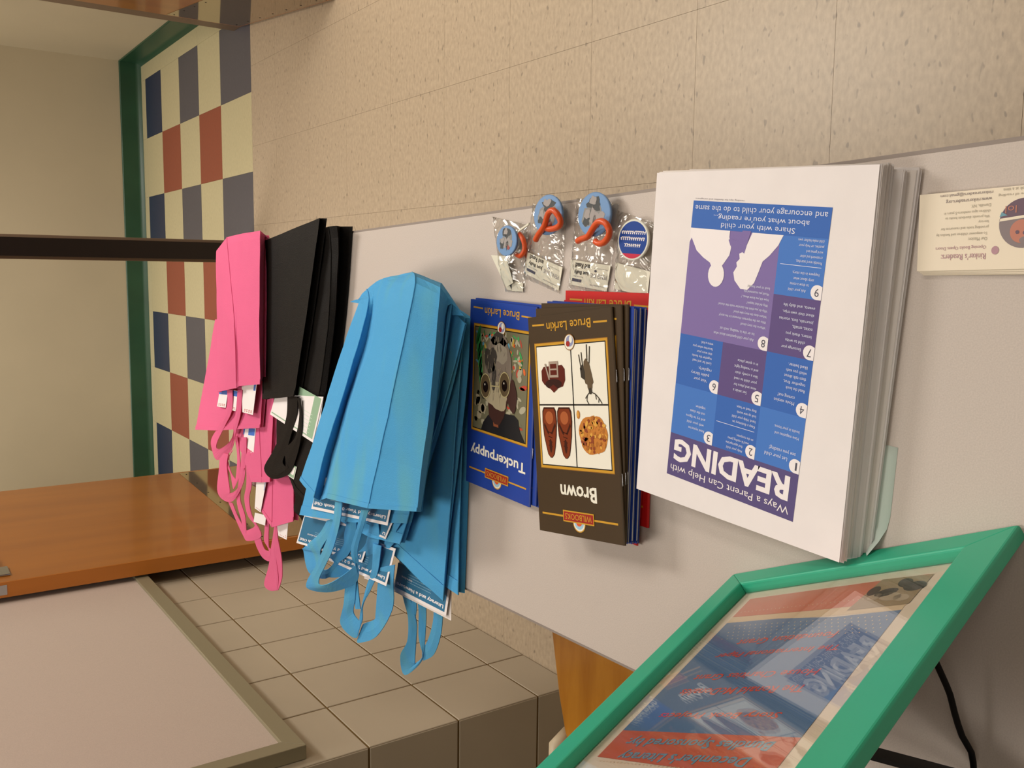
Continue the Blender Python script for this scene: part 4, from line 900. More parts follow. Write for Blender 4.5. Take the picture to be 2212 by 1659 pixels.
def bag(label_, stations, zb, mt, sub=5, amp=0.0010, seed=0, seams=(), group=None, near_fold=0.018, hem=True, over=0.0):
    """open ended cloth bag lying on its side: stations run from the closed base to the open hem,
    each one lists the crest points of the upper panel from the far side to the near side"""
    S_ = [[Vector(p) for p in s] for s in stations]; n = len(S_[0]); m_ = len(S_)
    fine = []
    tot = (m_-1)*sub
    for k in range(tot+1):
        t = k/sub; fine.append([cr([S_[i][j] for i in range(m_)], t) for j in range(n)])
    rings = []
    for k, row in enumerate(fine):
        # resample across the top with linear pieces, 3 per piece
        top = []
        for j in range(n-1):
            for q in range(3): top.append(row[j].lerp(row[j+1], q/3))
        top.append(row[-1])
        wr = 1 + 3.5*max(0.0, 1 - k/(tot*0.22))**1.0
        top = [p + Vector((0, 0, wr*(amp*noise.noise(p*22+Vector((seed, 0, 0))) + amp*0.5*noise.noise(p*60+Vector((seed, 3, 0))) + amp*0.5*noise.noise(Vector((p.x*9, p.y*70, seed)))))) for p in top]
        t = k/tot
        zk = zb if isinstance(zb, (int, float)) else zb[0] + (zb[1]-zb[0])*t
        N, F = row[-1], row[0]
        mid = lambda p: max(zk, (p.z+zk)/2)
        nf = near_fold*min(1, max(0.1, (N.z-zk)/0.02)); 
        near = [Vector((N.x, N.y+nf, mid(N) if N.z > zk+0.002 else N.z-0.001)), Vector((N.x, N.y+0.001, min(zk+0.0004, N.z-0.0015)))]
        cnt = 5; bot = [Vector((N.x*(1-q/cnt)+F.x*q/cnt, (N.y+0.001)*(1-q/cnt)+(F.y-0.001)*q/cnt, zk+0.0004)) for q in range(1, cnt)]
        nf2 = near_fold*0.6*min(1, max(0.1, (F.z-zk)/0.02))
        far = [Vector((F.x, F.y-0.001, zk+0.0004)), Vector((F.x, F.y-nf2, mid(F)))]
        rings.append(top + near + bot + far)
    R_n = len(rings[0]); vs = [p for r in rings for p in r]; fs = []
    for k in range(len(rings)-1):
        for j in range(R_n):
            a = k*R_n+j; c = k*R_n+(j+1) % R_n; fs.append((a, c, c+R_n, a+R_n))
    cb = sum(rings[0], Vector((0, 0, 0)))/R_n + Vector((0.002, 0, 0)); vs.append(cb); ci = len(vs)-1
    for j in range(R_n): fs.append(((j+1) % R_n, j, ci))
    o = empty('tote_bag', tuple(cb)); tag(o, label_, 'bag', group)
    b = MB(); b.add([Vector(v)-cb for v in vs], fs, mt, False); body = b.build('body', o, solid=0.0007)
    for j in seams:
        sb = MB(); pts = [r[j*3] - cb + Vector((0, 0, 0.0006)) for r in rings]
        sb.tube(pts, 0.0009, mt, 5); sb.build('seam', o)
    if hem:
        hb = MB(); pts = []; hv = []; hf = []
        rr = rings[-1]; r2 = [a.lerp(c, 0.55) for a, c in zip(rings[-1], rings[-2])] if sub > 3 else rings[-2]
        L = len(fine[0])*3-2
        for j in range(L):
            hv += [rr[j]-cb+Vector((0, 0, 0.0009)), r2[j]-cb+Vector((0, 0, 0.0009))]
        for j in range(L-1): hf.append((2*j, 2*j+1, 2*j+3, 2*j+2))
        hb.add(hv, hf, mt); hb.build('hem', o, solid=0.0005)
    return o
def strap(bg, pairs, mt, sub=5, name='handle'):
    """flat webbing lofted between two edge lines"""
    a = [Vector(p[0])-bg.location for p in pairs]; c = [Vector(p[1])-bg.location for p in pairs]; n = len(a)
    vs = []; fs = []; tot = (n-1)*sub
    for k in range(tot+1):
        t = k/sub; pa, pc = cr(a, t), cr(c, t); md = (pa+pc)/2; md.z += 0.0006
        vs += [pa, md, pc]
    for k in range(tot):
        q = 3*k; fs += [(q, q+1, q+4, q+3), (q+1, q+2, q+5, q+4)]
    b = MB(); b.add(vs, fs, mt, False); return b.build(name, bg, solid=0.0012)
def card(name, label_, cat, tl, tr, br, bl, mats, fn=None, th=0.0004, group=None):
    q = [Vector(p) for p in (tl, tr, br, bl)]; nrm = (q[1]-q[0]).cross(q[3]-q[0]).normalized()
    if nrm.z < 0: nrm = -nrm
    c0 = sum(q, Vector((0, 0, 0)))/4; b = MB(); vs = [p-c0 for p in q]+[p-c0-nrm*th for p in q]
    b.add(vs, [(0,1,2,3),(7,6,5,4),(0,4,5,1),(1,5,6,2),(2,6,7,3),(3,7,4,0)], mats)
    o = b.build(name); o.location = c0; tag(o, label_, cat, group)
    bm = bmesh.new(); bm.from_mesh(o.data); bmesh.ops.recalc_face_normals(bm, faces=bm.faces); bm.to_mesh(o.data); bm.free()
    if fn:
        W = (q[1]-q[0]).length*1000; H = (q[3]-q[0]).length*1000; p = Print(q[0]-c0, q[1]-q[0], q[3]-q[0])
        if p.n.dot(nrm) < 0: p.n = -p.n
        fn(p, W, H); p.build('card_print', o)
    return o
# ---- blue pile
B_ = []
b5 = bag('lowest blue bag of the blue pile, its straight edge flat on the table', [[(-0.0112, 1.0735, 0.7160), (-0.0267, 0.9834, 0.7140), (-0.0526, 0.9355, 0.7120)], [(-0.1430, 1.1361, 0.7180), (-0.1543, 1.0134, 0.7160), (-0.1685, 0.9410, 0.7130)], [(-0.3470, 1.1855, 0.7160), (-0.3818, 1.0496, 0.7160), (-0.3919, 0.9530, 0.7110)]], 0.7008, F_b, seed=1, seams=(2,))
b4 = bag('blue bag just above the lowest one, its mouth hanging over the table edge', [[(-0.0081, 1.0504, 0.7350), (-0.0262, 0.9653, 0.7310), (-0.0503, 0.9154, 0.7270)], [(-0.1423, 1.1396, 0.7370), (-0.1417, 1.0148, 0.7350), (-0.1488, 0.9255, 0.7290)], [(-0.3577, 1.2130, 0.7320), (-0.3685, 1.0775, 0.7340), (-0.4064, 0.9795, 0.7165)]], (0.7185, 0.7190), F_b, seed=2, seams=(2,))
b3 = bag('third blue bag from the table, narrow edge showing under the two top bags', [[(-0.0053, 1.0503, 0.7480), (-0.0204, 0.9520, 0.7450), (-0.0554, 0.8940, 0.7390)], [(-0.1426, 1.1511, 0.7520), (-0.1403, 1.0109, 0.7500), (-0.1486, 0.9319, 0.7440)], [(-0.3495, 1.2823, 0.7520), (-0.3509, 1.1121, 0.7520), (-0.3436, 1.0397, 0.7450)]], (0.7375, 0.7380), F_b, seed=3, seams=(2,))
b2 = bag('second blue bag from the top of the blue pile, under the large top bag', [[(-0.0293, 1.0951, 0.7580), (-0.0101, 0.9728, 0.7580), (-0.0322, 0.9000, 0.7530)], [(-0.1532, 1.1999, 0.7640), (-0.1449, 1.0086, 0.7640), (-0.1418, 0.9277, 0.7570)], [(-0.3658, 1.3262, 0.7650), (-0.3354, 1.1417, 0.7650), (-0.3035, 0.9930, 0.7600)]], (0.7530, 0.7535), F_b, seed=4, seams=(2,))
b1 = bag('large blue bag on top of the blue pile with a puckered base', 
  [[(-0.0378, 1.1413, 0.7570), (-0.0207, 1.1063, 0.7590), (-0.0102, 1.0750, 0.7600), (-0.0041, 1.0302, 0.7610), (0.0017, 0.9737, 0.7630), (-0.0104, 0.9174, 0.7590), (-0.0458, 0.8890, 0.7440)],
   [(-0.0386, 1.1097, 0.7680), (-0.0396, 1.0698, 0.7730), (-0.0384, 1.0657, 0.7680), (-0.0346, 1.0396, 0.7740), (-0.0106, 0.9288, 0.7840), (-0.0223, 0.8950, 0.7720), (-0.0348, 0.9027, 0.7580)],
   [(-0.0980, 1.1491, 0.7720), (-0.0948, 1.0902, 0.7790), (-0.0991, 1.0944, 0.7680), (-0.0881, 1.0512, 0.7780), (-0.0808, 0.9482, 0.7890), (-0.0946, 0.9070, 0.7720), (-0.1027, 0.9108, 0.7620)],
   [(-0.1645, 1.1923, 0.7750), (-0.1634, 1.1301, 0.7820), (-0.1697, 1.1449, 0.7680), (-0.1540, 1.1002, 0.7800), (-0.1501, 0.9727, 0.7920), (-0.1632, 0.9170, 0.7740), (-0.1725, 0.9211, 0.7650)],
   [(-0.2360, 1.2398, 0.7770), (-0.2391, 1.1801, 0.7840), (-0.2494, 1.1943, 0.7690), (-0.2293, 1.1375, 0.7820), (-0.2193, 0.9994, 0.7940), (-0.2240, 0.9295, 0.7760), (-0.2341, 0.9347, 0.7670)],
   [(-0.3034, 1.2890, 0.7790), (-0.3146, 1.2218, 0.7850), (-0.3236, 1.2336, 0.7710), (-0.3076, 1.1805, 0.7840), (-0.2875, 1.0277, 0.7960), (-0.2743, 0.9369, 0.7780), (-0.2777, 0.9443, 0.7690)]],
  (0.7650, 0.7660), F_b, sub=4, seed=5, seams=(1, 4), near_fold=0.02)
I_teal = MP('teal_card', '2c6e94'); I_teal2 = MP('teal_small_text', '8fb4c8')
def teal(txt, sub=None):
    def fn(p, W, H):
        m_ = 5.0; p.rect(m_, m_, W-m_, H-m_, I_teal, 1); p.text(txt, m_*1.8, m_+4.0, W-m_*1.8, m_+11.5, I_white, 2, 0.03)
        for i in range(4): p.rect(W*0.3, 22+i*4, W*0.75, 22.6+i*4, I_teal2, 2)
        p.text('introduce', W*0.66, 24, W*0.86, 28, I_white, 3)
    return fn
card('info_card', 'teal card with white border poking out of the mouth of the large top blue bag', 'card', (-0.3150, 1.0336, 0.7665), (-0.3440, 1.2715, 0.7695), (-0.2879, 1.2308, 0.7715), (-0.2694, 1.0113, 0.7685), M_paper, teal('Literacy and Your 0-2 Month Old!'))
card('info_card', 'teal card lowest at the left, beside the pink bags, ending in an exclamation mark', 'card', (-0.4005, 1.1593, 0.7420), (-0.4270, 1.3856, 0.7480), (-0.3679, 1.3429, 0.7500), (-0.3444, 1.1211, 0.7440), M_paper, teal('Literacy and Your 0-2 Month Old!'))
card('info_card', 'teal card hanging between the handles in the middle of the blue pile', 'card', (-0.4159, 1.0931, 0.7385), (-0.4314, 1.3102, 0.7395), (-0.3729, 1.2664, 0.7405), (-0.3566, 1.0631, 0.7395), M_paper, teal('Literacy and Your 0-2 Month Old!'))
card('info_card', 'teal card nearest the camera under the hanging mouth of the blue bags', 'card', (-0.4321, 0.9905, 0.7065), (-0.4360, 1.1308, 0.7090), (-0.3809, 1.1039, 0.7105), (-0.3843, 0.9754, 0.7080), M_paper, teal('Literacy and a Newborn'))
card('info_card', 'plain white back card peeking out under the nearest teal card', 'card', (-0.4366, 0.9842, 0.7025), (-0.4417, 1.1345, 0.7050), (-0.3854, 1.1115, 0.7065), (-0.3953, 0.9810, 0.7040), M_edge)
card('info_card', 'narrow teal corner with white edge just below the top blue bag mouth', 'card', (-0.3435, 1.0688, 0.7515), (-0.3450, 1.1533, 0.7525), (-0.3141, 1.1328, 0.7540), (-0.3104, 1.0414, 0.7530), M_paper, lambda p, W, H: (p.rect(4, 4, W-4, H-4, I_teal, 1), p.text('Li', 6, 6, 13, 12, I_white, 2, 0.03)))
card('info_card', 'small white card corner hidden behind the middle blue handle', 'card', (-0.4235, 1.1362, 0.7330), (-0.4282, 1.1721, 0.7330), (-0.4089, 1.1612, 0.7350), (-0.4026, 1.1238, 0.7350), M_paper)
z = 0.0
strap(b1, [((-0.3085, 1.1586, 0.7810), (-0.3044, 1.1368, 0.7810)), ((-0.3397, 1.1782, 0.7760), (-0.3363, 1.1547, 0.7760)), ((-0.3773, 1.2181, 0.7680), (-0.3873, 1.2020, 0.7660)), ((-0.4310, 1.2863, 0.7540), (-0.4299, 1.2590, 0.7540)), ((-0.4851, 1.3597, 0.7420), (-0.4599, 1.2953, 0.7480)), ((-0.4988, 1.3617, 0.7360), (-0.4710, 1.2962, 0.7460)), ((-0.4803, 1.2841, 0.7340), (-0.4471, 1.2352, 0.7520)), ((-0.4378, 1.1879, 0.7380), (-0.4005, 1.1512, 0.7570)), ((-0.3974, 1.1447, 0.7540), (-0.3917, 1.1459, 0.7620)), ((-0.3703, 1.1261, 0.7640), (-0.3710, 1.1385, 0.7680)), ((-0.3338, 1.0935, 0.7720), (-0.3363, 1.1063, 0.7750)), ((-0.2979, 1.0560, 0.7810), (-0.3013, 1.0757, 0.7820))], F_b)
strap(b2, [((-0.3424, 1.1984, 0.7620), (-0.3550, 1.2358, 0.7600)), ((-0.3628, 1.2171, 0.7580), (-0.3877, 1.2846, 0.7520)), ((-0.4116, 1.2872, 0.7480), (-0.4314, 1.3670, 0.7440)), ((-0.4296, 1.3033, 0.7420), (-0.4394, 1.3809, 0.7380)), ((-0.4481, 1.3204, 0.7380), (-0.4763, 1.3798, 0.7300)), ((-0.4483, 1.2940, 0.7380), (-0.4698, 1.3176, 0.7280)), ((-0.4242, 1.2503, 0.7440), (-0.4304, 1.2480, 0.7340)), ((-0.4145, 1.2505, 0.7480), (-0.4229, 1.2426, 0.7400)), ((-0.3848, 1.1990, 0.7520), (-0.3989, 1.1967, 0.7460)), ((-0.3615, 1.1852, 0.7560), (-0.3635, 1.1589, 0.7520)), ((-0.3335, 1.1584, 0.7620), (-0.3297, 1.1329, 0.7620))], F_b)
strap(b2, [((-0.3284, 1.1004, 0.7580), (-0.3194, 1.0767, 0.7580)), ((-0.3556, 1.1253, 0.7500), (-0.3469, 1.0892, 0.7500)), ((-0.3789, 1.1548, 0.7440), (-0.3840, 1.1338, 0.7380)), ((-0.4256, 1.2400, 0.7380), (-0.4459, 1.2484, 0.7280)), ((-0.4513, 1.3037, 0.7360), (-0.4672, 1.3175, 0.7280)), ((-0.4510, 1.3194, 0.7380), (-0.4691, 1.3414, 0.7300))], F_b)
strap(b4, [((-0.4408, 1.2218, 0.7380), (-0.4287, 1.1856, 0.7380)), ((-0.4901, 1.2518, 0.7280), (-0.4692, 1.2099, 0.7290)), ((-0.5373, 1.2904, 0.7160), (-0.5011, 1.2351, 0.7200)), ((-0.5457, 1.2471, 0.7100), (-0.5072, 1.2113, 0.7180)), ((-0.4922, 1.2080, 0.7220), (-0.4753, 1.1938, 0.7240)), ((-0.4424, 1.1680, 0.7320), (-0.4408, 1.1551, 0.7310)), ((-0.4007, 1.1280, 0.7420), (-0.4002, 1.1118, 0.7410)), ((-0.3599, 1.1112, 0.7480), (-0.3577, 1.0874, 0.7480))], F_b)
strap(b4, [((-0.4393, 1.1998, 0.7345), (-0.4328, 1.1908, 0.7345)), ((-0.4687, 1.2143, 0.7280), (-0.4660, 1.1985, 0.7280)), ((-0.4911, 1.2243, 0.7220), (-0.4858, 1.2070, 0.7220))], F_b)
strap(b3, [((-0.3931, 1.1057, 0.7400), (-0.3779, 1.0630, 0.7410)), ((-0.4239, 1.1301, 0.7320), (-0.4083, 1.0824, 0.7330)), ((-0.4835, 1.1700, 0.7160), (-0.4576, 1.1110, 0.7200)), ((-0.4964, 1.1830, 0.7120), (-0.5213, 1.1804, 0.7100)), ((-0.5134, 1.2171, 0.7120), (-0.5541, 1.2464, 0.7060)), ((-0.5218, 1.2240, 0.7120), (-0.5527, 1.2533, 0.7060))], F_b)
strap(b5, [((-0.4204, 1.1126, 0.7085), (-0.4280, 1.0868, 0.7085)), ((-0.4557, 1.1180, 0.6970), (-0.4504, 1.0949, 0.6980)), ((-0.4809, 1.1246, 0.6880), (-0.4774, 1.0970, 0.6900)), ((-0.5269, 1.1532, 0.6740), (-0.5029, 1.1152, 0.6800)), ((-0.5656, 1.1937, 0.6640), (-0.5542, 1.1422, 0.6680)), ((-0.5980, 1.1953, 0.6560), (-0.5591, 1.1455, 0.6640)), ((-0.5467, 1.1213, 0.6680), (-0.5335, 1.1090, 0.6740)), ((-0.5047, 1.0915, 0.6800), (-0.5013, 1.1014, 0.6840)), ((-0.4541, 1.0665, 0.6920), (-0.4552, 1.0833, 0.6940)), ((-0.4262, 1.0542, 0.7020), (-0.4294, 1.0726, 0.7040))], F_b)
strap(b5, [((-0.4305, 1.0312, 0.7005), (-0.4269, 1.0077, 0.7005)), ((-0.4553, 1.0466, 0.6920), (-0.4497, 1.0231, 0.6920)), ((-0.4830, 1.0681, 0.6840), (-0.4831, 1.0457, 0.6820)), ((-0.5089, 1.0913, 0.6780), (-0.5225, 1.0809, 0.6720)), ((-0.5210, 1.1098, 0.6740), (-0.5447, 1.1167, 0.6680))], F_b)
strap(b5, [((-0.4409, 1.0905, 0.7010), (-0.4390, 1.0781, 0.7010)), ((-0.4595, 1.0986, 0.6960), (-0.4537, 1.0860, 0.6960)), ((-0.4752, 1.1019, 0.6900), (-0.4727, 1.1000, 0.6900))], F_b)
strap(b2, [((-0.3414, 1.0626, 0.7440), (-0.3053, 1.0180, 0.7520)), ((-0.3505, 1.0875, 0.7420), (-0.3174, 1.0472, 0.7500)), ((-0.3653, 1.0967, 0.7380), (-0.3441, 1.0740, 0.7440)), ((-0.3697, 1.0956, 0.7360), (-0.3489, 1.0628, 0.7420))], F_b, name='handle_end')

# ---- black pile
k2 = bag('lower black bag of the black pile, its corner reaching nearest the blue bags', [[(0.0638, 1.4160, 0.7280), (0.0587, 1.3204, 0.7280), (0.0664, 1.2856, 0.7270), (0.0671, 1.2664, 0.7240)], [(-0.0676, 1.4409, 0.7280), (-0.0639, 1.3495, 0.7270), (-0.0549, 1.2963, 0.7260), (-0.0561, 1.2899, 0.7200)], [(-0.2120, 1.5093, 0.7280), (-0.1987, 1.4074, 0.7280), (-0.1909, 1.3382, 0.7260), (-0.1912, 1.3311, 0.7200)]], 0.7008, F_k, seed=8, seams=(2,), amp=0.0014)
k1 = bag('flat black bag on top of the black pile with a sharp raised corner', [[(0.0506, 1.5202, 0.7420), (0.0656, 1.3996, 0.7420), (0.0786, 1.2921, 0.7420)], [(-0.0866, 1.5300, 0.7420), (-0.0787, 1.4453, 0.7420), (-0.0635, 1.3456, 0.7420)], [(-0.2148, 1.5416, 0.7420), (-0.2052, 1.4719, 0.7420), (-0.1941, 1.4011, 0.7420)]], 0.7295, F_k, seed=9, seams=(0,), amp=0.0006)
k0 = bag('lowest black bag slid out over the left table edge behind the handles', [[(-0.0242, 1.4989, 0.7205), (-0.0226, 1.4001, 0.7205), (-0.0214, 1.3283, 0.7205)], [(-0.1654, 1.5269, 0.7205), (-0.1544, 1.4051, 0.7205), (-0.1479, 1.3321, 0.7205)], [(-0.3179, 1.5800, 0.7185), (-0.3444, 1.4566, 0.7185), (-0.3485, 1.3609, 0.7185)]], 0.7012, F_k, seed=10, amp=0.0012) if False else None
kz = bag('black bag pushed out left of the other black bags, beside the blue hem', [[(-0.2173, 1.5135, 0.7265), (-0.2052, 1.4114, 0.7265), (-0.1944, 1.3196, 0.7265)], [(-0.2437, 1.5218, 0.7255), (-0.2676, 1.4163, 0.7255), (-0.2607, 1.3240, 0.7255)], [(-0.3055, 1.5324, 0.7235), (-0.3571, 1.4446, 0.7235), (-0.3828, 1.3502, 0.7235)]], 0.7025, F_k, seed=11, amp=0.001)
strap(k1, [((-0.1995, 1.4380, 0.7380), (-0.1948, 1.3965, 0.7380)), ((-0.2338, 1.4541, 0.7340), (-0.2258, 1.4107, 0.7340)), ((-0.2666, 1.4871, 0.7310), (-0.2623, 1.4424, 0.7310)), ((-0.3050, 1.5333, 0.7290), (-0.2921, 1.4684, 0.7290)), ((-0.3433, 1.5809, 0.7280), (-0.3173, 1.4910, 0.7280)), ((-0.3549, 1.5446, 0.7270), (-0.3218, 1.4635, 0.7290)), ((-0.3337, 1.4692, 0.7270), (-0.3092, 1.4728, 0.7300)), ((-0.2968, 1.4261, 0.7290), (-0.2897, 1.4693, 0.7310)), ((-0.2551, 1.3940, 0.7330), (-0.2635, 1.4206, 0.7330)), ((-0.2226, 1.3861, 0.7350), (-0.2239, 1.3965, 0.7350)), ((-0.1957, 1.3851, 0.7380), (-0.1970, 1.3966, 0.7380))], F_k)
strap(kz, [((-0.3351, 1.4808, 0.7225), (-0.3189, 1.4433, 0.7225)), ((-0.3715, 1.4678, 0.7160), (-0.3477, 1.4189, 0.7160)), ((-0.4011, 1.4904, 0.7100), (-0.3905, 1.4411, 0.7100)), ((-0.4158, 1.4663, 0.7050), (-0.4096, 1.4600, 0.7050)), ((-0.4661, 1.4793, 0.6980), (-0.4536, 1.4486, 0.6980))], F_k)
I_sage = MP('sage_green_print', '8fae92'); I_sage2 = MP('sage_pale', 'c8d8c8')
def sage(p, W, H):
    p.rect(5, 5, W-5, H-5, I_sage, 1)
    for i in range(6): p.rect(W*0.12, 12+i*7, W*(0.6+0.05*(i % 3)), 13+i*7, I_sage2, 2)
    p.text('Literacy', W*0.15, 6.5, W*0.45, 11, I_white, 2)
card('info_card', 'sage green card with a white border poking out of the top black bag', 'card', (-0.2619, 1.3530, 0.7315), (-0.2409, 1.5351, 0.7325), (-0.2025, 1.5029, 0.7335), (-0.1851, 1.3082, 0.7325), M_paper, sage)
card('info_card', 'small sage green corner under the black handle between pink and blue bags', 'card', (-0.3390, 1.4499, 0.7255), (-0.3371, 1.4776, 0.7255), (-0.3199, 1.4514, 0.7265), (-0.3144, 1.4331, 0.7265), M_paper, lambda p, W, H: p.rect(1.5, 1.5, W-1.5, H-1, I_sage, 1))
card('info_card', 'white card edge beside the sage green card in the black bags', 'card', (-0.2558, 1.3389, 0.7305), (-0.2530, 1.3634, 0.7305), (-0.1894, 1.3264, 0.7315), (-0.1876, 1.3106, 0.7315), M_paper)

# ---- pink pile
q3 = bag('lowest pink bag, dark pink square corner beside the wooden door', [[(-0.2582, 1.6239, 0.7115), (-0.2494, 1.5588, 0.7150), (-0.2384, 1.4723, 0.7105)], [(-0.3457, 1.6397, 0.7110), (-0.3335, 1.5721, 0.7150), (-0.3195, 1.4880, 0.7105)], [(-0.4347, 1.6598, 0.7100), (-0.4521, 1.5828, 0.7150), (-0.4213, 1.4923, 0.7105)]], 0.7008, F_p, seed=14, seams=(1,))
q2 = bag('pink bag with its mouth halfway down the pink pile beside the black handle', [[(-0.1152, 1.7505, 0.7255), (-0.1065, 1.5997, 0.7255), (-0.1025, 1.5270, 0.7225)], [(-0.2753, 1.7622, 0.7255), (-0.2384, 1.6074, 0.7255), (-0.2311, 1.5467, 0.7225)], [(-0.3829, 1.6581, 0.7235), (-0.3740, 1.6066, 0.7235), (-0.3670, 1.5726, 0.7205)]], 0.7160, F_p, seed=13, seams=(1,))
q1 = bag('pink bag flared out to the left under the top pink bag', [[(-0.0912, 1.8037, 0.7380), (-0.0930, 1.6593, 0.7380), (-0.0953, 1.5454, 0.7350)], [(-0.1956, 1.8717, 0.7380), (-0.1939, 1.6661, 0.7380), (-0.1836, 1.5593, 0.7350)], [(-0.3276, 1.9601, 0.7380), (-0.3088, 1.8158, 0.7380), (-0.2709, 1.5836, 0.7330)]], 0.7270, F_p, seed=12)
q0 = bag('top pink bag of the pink pile with a long seam down its panel', 
  [[(0.0356, 1.7595, 0.7450), (0.0554, 1.6979, 0.7470), (0.0596, 1.6072, 0.7480), (0.0617, 1.5159, 0.7480), (0.0555, 1.5018, 0.7400)],
   [(0.0269, 1.7556, 0.7490), (0.0487, 1.6653, 0.7560), (0.0524, 1.5811, 0.7570), (0.0542, 1.4978, 0.7570), (0.0472, 1.5059, 0.7480)],
   [(-0.0886, 1.7499, 0.7520), (-0.0829, 1.6274, 0.7600), (-0.0825, 1.6186, 0.7580), (-0.0775, 1.5069, 0.7580), (-0.0817, 1.5120, 0.7500)],
   [(-0.2259, 1.7583, 0.7520), (-0.2030, 1.6210, 0.7600), (-0.1996, 1.6174, 0.7570), (-0.1854, 1.5116, 0.7570), (-0.1750, 1.5194, 0.7500)]],
  0.7395, F_p, sub=5, seed=15, seams=(1,))
I_pr = MP('tag_red', 'b8403c'); I_bb = MP('tag_blue', '3c6cc0')
def ptag(blue=True):
    def fn(p, W, H):
        for i in range(4): p.rect(W*(0.14+0.2*i), 3, W*(0.24+0.2*i), 9, I_pr, 1); p.rect(W*(0.16+0.2*i), 4.5, W*(0.21+0.2*i), 7.5, M_paper, 2)
        if blue: p.rect(W*0.05, H*0.72, W*0.95, H*0.98, I_bb, 1)
    return fn
card('paper_tag', 'white tag with red marks, leftmost under the top pink bag mouth', 'tag', (-0.2540, 1.7393, 0.7435), (-0.2578, 1.7918, 0.7435), (-0.2196, 1.7604, 0.7465), (-0.2171, 1.7125, 0.7465), M_paper, ptag())
card('paper_tag', 'white tag with red marks between the two pink handles of the top bag', 'tag', (-0.2533, 1.6831, 0.7435), (-0.2547, 1.7198, 0.7435), (-0.2148, 1.6909, 0.7465), (-0.2132, 1.6521, 0.7465), M_paper, ptag())
card('paper_tag', 'white and blue card at the right of the top pink bag mouth', 'tag', (-0.2483, 1.5896, 0.7435), (-0.2504, 1.6446, 0.7435), (-0.1958, 1.6314, 0.7480), (-0.1854, 1.5520, 0.7480), M_paper, ptag())
card('paper_tag', 'white and blue card under the flared pink bag mouth', 'tag', (-0.3316, 1.6468, 0.7245), (-0.3386, 1.7146, 0.7245), (-0.2876, 1.6820, 0.7265), (-0.2782, 1.6247, 0.7265), M_paper, ptag())
card('paper_tag', 'white and blue card hanging from the middle pink bag mouth', 'tag', (-0.4389, 1.6459, 0.7135), (-0.4378, 1.6772, 0.7135), (-0.3816, 1.6478, 0.7195), (-0.3719, 1.5968, 0.7195), M_paper, ptag())
card('paper_tag', 'plain white card corner just left of the dark pink square corner', 'tag', (-0.4649, 1.6461, 0.7055), (-0.4710, 1.7052, 0.7065), (-0.4499, 1.6906, 0.7085), (-0.4421, 1.6308, 0.7085), M_paper)
card('paper_tag', 'white tag with faint red marks below the dark pink square corner', 'tag', (-0.4675, 1.5440, 0.7035), (-0.4695, 1.5838, 0.7035), (-0.4454, 1.5862, 0.7055), (-0.4327, 1.5300, 0.7055), M_paper, ptag(False))
strap(q0, [((-0.2167, 1.7095, 0.7490), (-0.2134, 1.6792, 0.7490)), ((-0.2506, 1.7293, 0.7440), (-0.2536, 1.7005, 0.7440)), ((-0.2978, 1.7991, 0.7390), (-0.2924, 1.7604, 0.7390)), ((-0.3331, 1.8659, 0.7330), (-0.3352, 1.8255, 0.7350)), ((-0.3555, 1.8791, 0.7290), (-0.3481, 1.8268, 0.7330)), ((-0.3767, 1.8625, 0.7240), (-0.3282, 1.7631, 0.7350)), ((-0.3413, 1.7639, 0.7270), (-0.3058, 1.7225, 0.7370)), ((-0.2953, 1.7048, 0.7360), (-0.2796, 1.7065, 0.7390)), ((-0.2521, 1.6568, 0.7420), (-0.2529, 1.6837, 0.7420)), ((-0.2078, 1.6270, 0.7490), (-0.2102, 1.6497, 0.7490))], F_p)
strap(q1, [((-0.3568, 1.8334, 0.7270), (-0.3498, 1.7750, 0.7290)), ((-0.3924, 1.8567, 0.7220), (-0.3796, 1.8012, 0.7240)), ((-0.4447, 1.8928, 0.7160), (-0.4252, 1.8030, 0.7190)), ((-0.4613, 1.8714, 0.7120), (-0.4344, 1.8056, 0.7170)), ((-0.4504, 1.8051, 0.7120), (-0.4154, 1.7594, 0.7180)), ((-0.3965, 1.7248, 0.7170), (-0.3874, 1.7363, 0.7210)), ((-0.3409, 1.6866, 0.7240), (-0.3387, 1.7062, 0.7260)), ((-0.3009, 1.6679, 0.7290), (-0.3050, 1.6951, 0.7290))], F_p)
strap(q1, [((-0.3379, 1.7513, 0.7270), (-0.3427, 1.7640, 0.7270)), ((-0.3650, 1.7964, 0.7230), (-0.3774, 1.8042, 0.7230)), ((-0.3937, 1.7838, 0.7190), (-0.3932, 1.7964, 0.7190)), ((-0.3964, 1.7529, 0.7170), (-0.4224, 1.7867, 0.7160)), ((-0.3533, 1.7270, 0.7220), (-0.3560, 1.7433, 0.7220)), ((-0.3059, 1.7187, 0.7290), (-0.3083, 1.7349, 0.7290))], F_p)
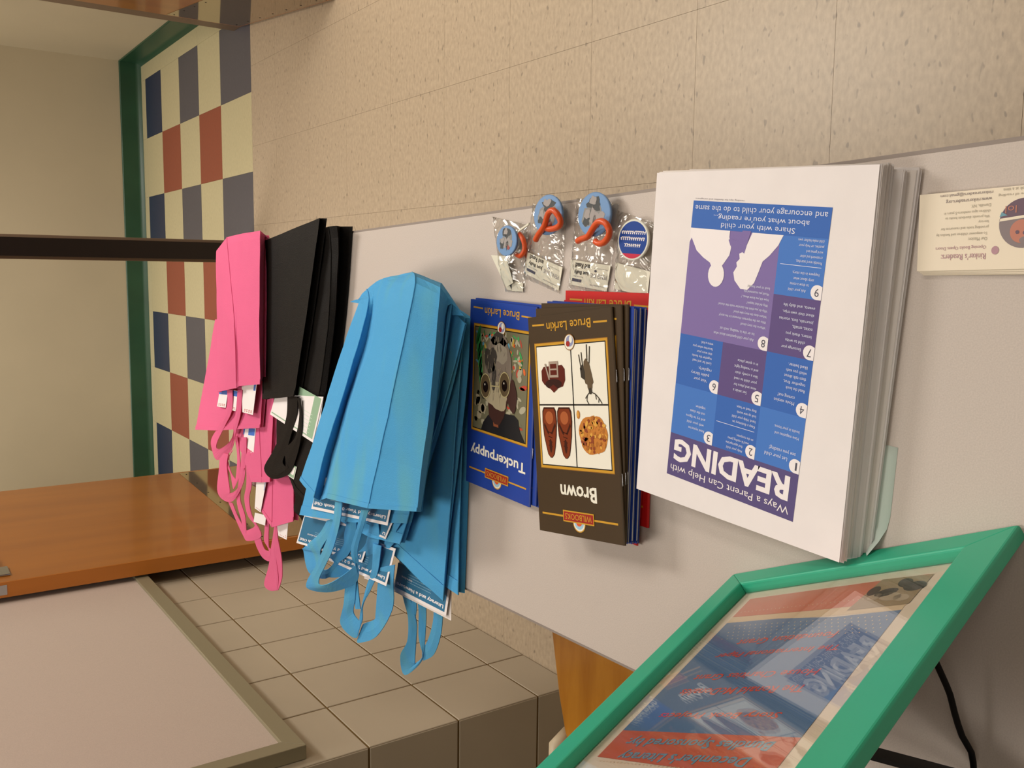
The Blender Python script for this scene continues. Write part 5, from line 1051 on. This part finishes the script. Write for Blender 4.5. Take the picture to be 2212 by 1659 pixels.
strap(q2, [((-0.4598, 1.8421, 0.7100), (-0.4572, 1.8159, 0.7100)), ((-0.4909, 1.8225, 0.7030), (-0.4861, 1.8010, 0.7030)), ((-0.5208, 1.7990, 0.6960), (-0.5036, 1.7755, 0.6980)), ((-0.5276, 1.7765, 0.6940), (-0.4988, 1.7550, 0.6980)), ((-0.4966, 1.6920, 0.6960), (-0.4814, 1.7166, 0.7000)), ((-0.4623, 1.7196, 0.7040), (-0.4676, 1.7436, 0.7040)), ((-0.4281, 1.7158, 0.7100), (-0.4339, 1.7439, 0.7100)), ((-0.3936, 1.6811, 0.7165), (-0.3993, 1.7107, 0.7165)), ((-0.3583, 1.6647, 0.7225), (-0.3629, 1.6909, 0.7225)), ((-0.3313, 1.6602, 0.7245), (-0.3353, 1.6848, 0.7245))], F_p)
strap(q2, [((-0.3650, 1.7027, 0.7225), (-0.3686, 1.7226, 0.7225)), ((-0.3988, 1.7359, 0.7160), (-0.4028, 1.7572, 0.7160)), ((-0.4397, 1.7716, 0.7090), (-0.4469, 1.7928, 0.7090)), ((-0.4720, 1.7629, 0.7030), (-0.4833, 1.7883, 0.7030)), ((-0.5121, 1.7749, 0.6970), (-0.5122, 1.7872, 0.6970))], F_p)
strap(q3, [((-0.5153, 1.7397, 0.6940), (-0.5003, 1.7011, 0.6950)), ((-0.5336, 1.7325, 0.6900), (-0.5202, 1.7009, 0.6900)), ((-0.5475, 1.7135, 0.6860), (-0.5255, 1.6889, 0.6890)), ((-0.5422, 1.6756, 0.6860), (-0.5171, 1.6562, 0.6900)), ((-0.5082, 1.6649, 0.6920), (-0.5083, 1.6872, 0.6920)), ((-0.4762, 1.6469, 0.6980), (-0.4814, 1.6692, 0.6980)), ((-0.4473, 1.6274, 0.7030), (-0.4522, 1.6494, 0.7030))], F_p)
strap(q3, [((-0.4542, 1.6011, 0.7040), (-0.4497, 1.5815, 0.7040)), ((-0.4817, 1.6256, 0.6980), (-0.4759, 1.6014, 0.6980)), ((-0.5076, 1.6517, 0.6920), (-0.5166, 1.6116, 0.6880)), ((-0.5565, 1.6893, 0.6840), (-0.5474, 1.6239, 0.6820)), ((-0.6106, 1.7385, 0.6760), (-0.5701, 1.6363, 0.6790)), ((-0.6055, 1.6863, 0.6750), (-0.5992, 1.6650, 0.6760)), ((-0.5577, 1.6625, 0.6830), (-0.5676, 1.6481, 0.6810)), ((-0.5189, 1.6526, 0.6900), (-0.5142, 1.6344, 0.6900)), ((-0.4748, 1.6076, 0.6980), (-0.4700, 1.5984, 0.6980))], F_p)
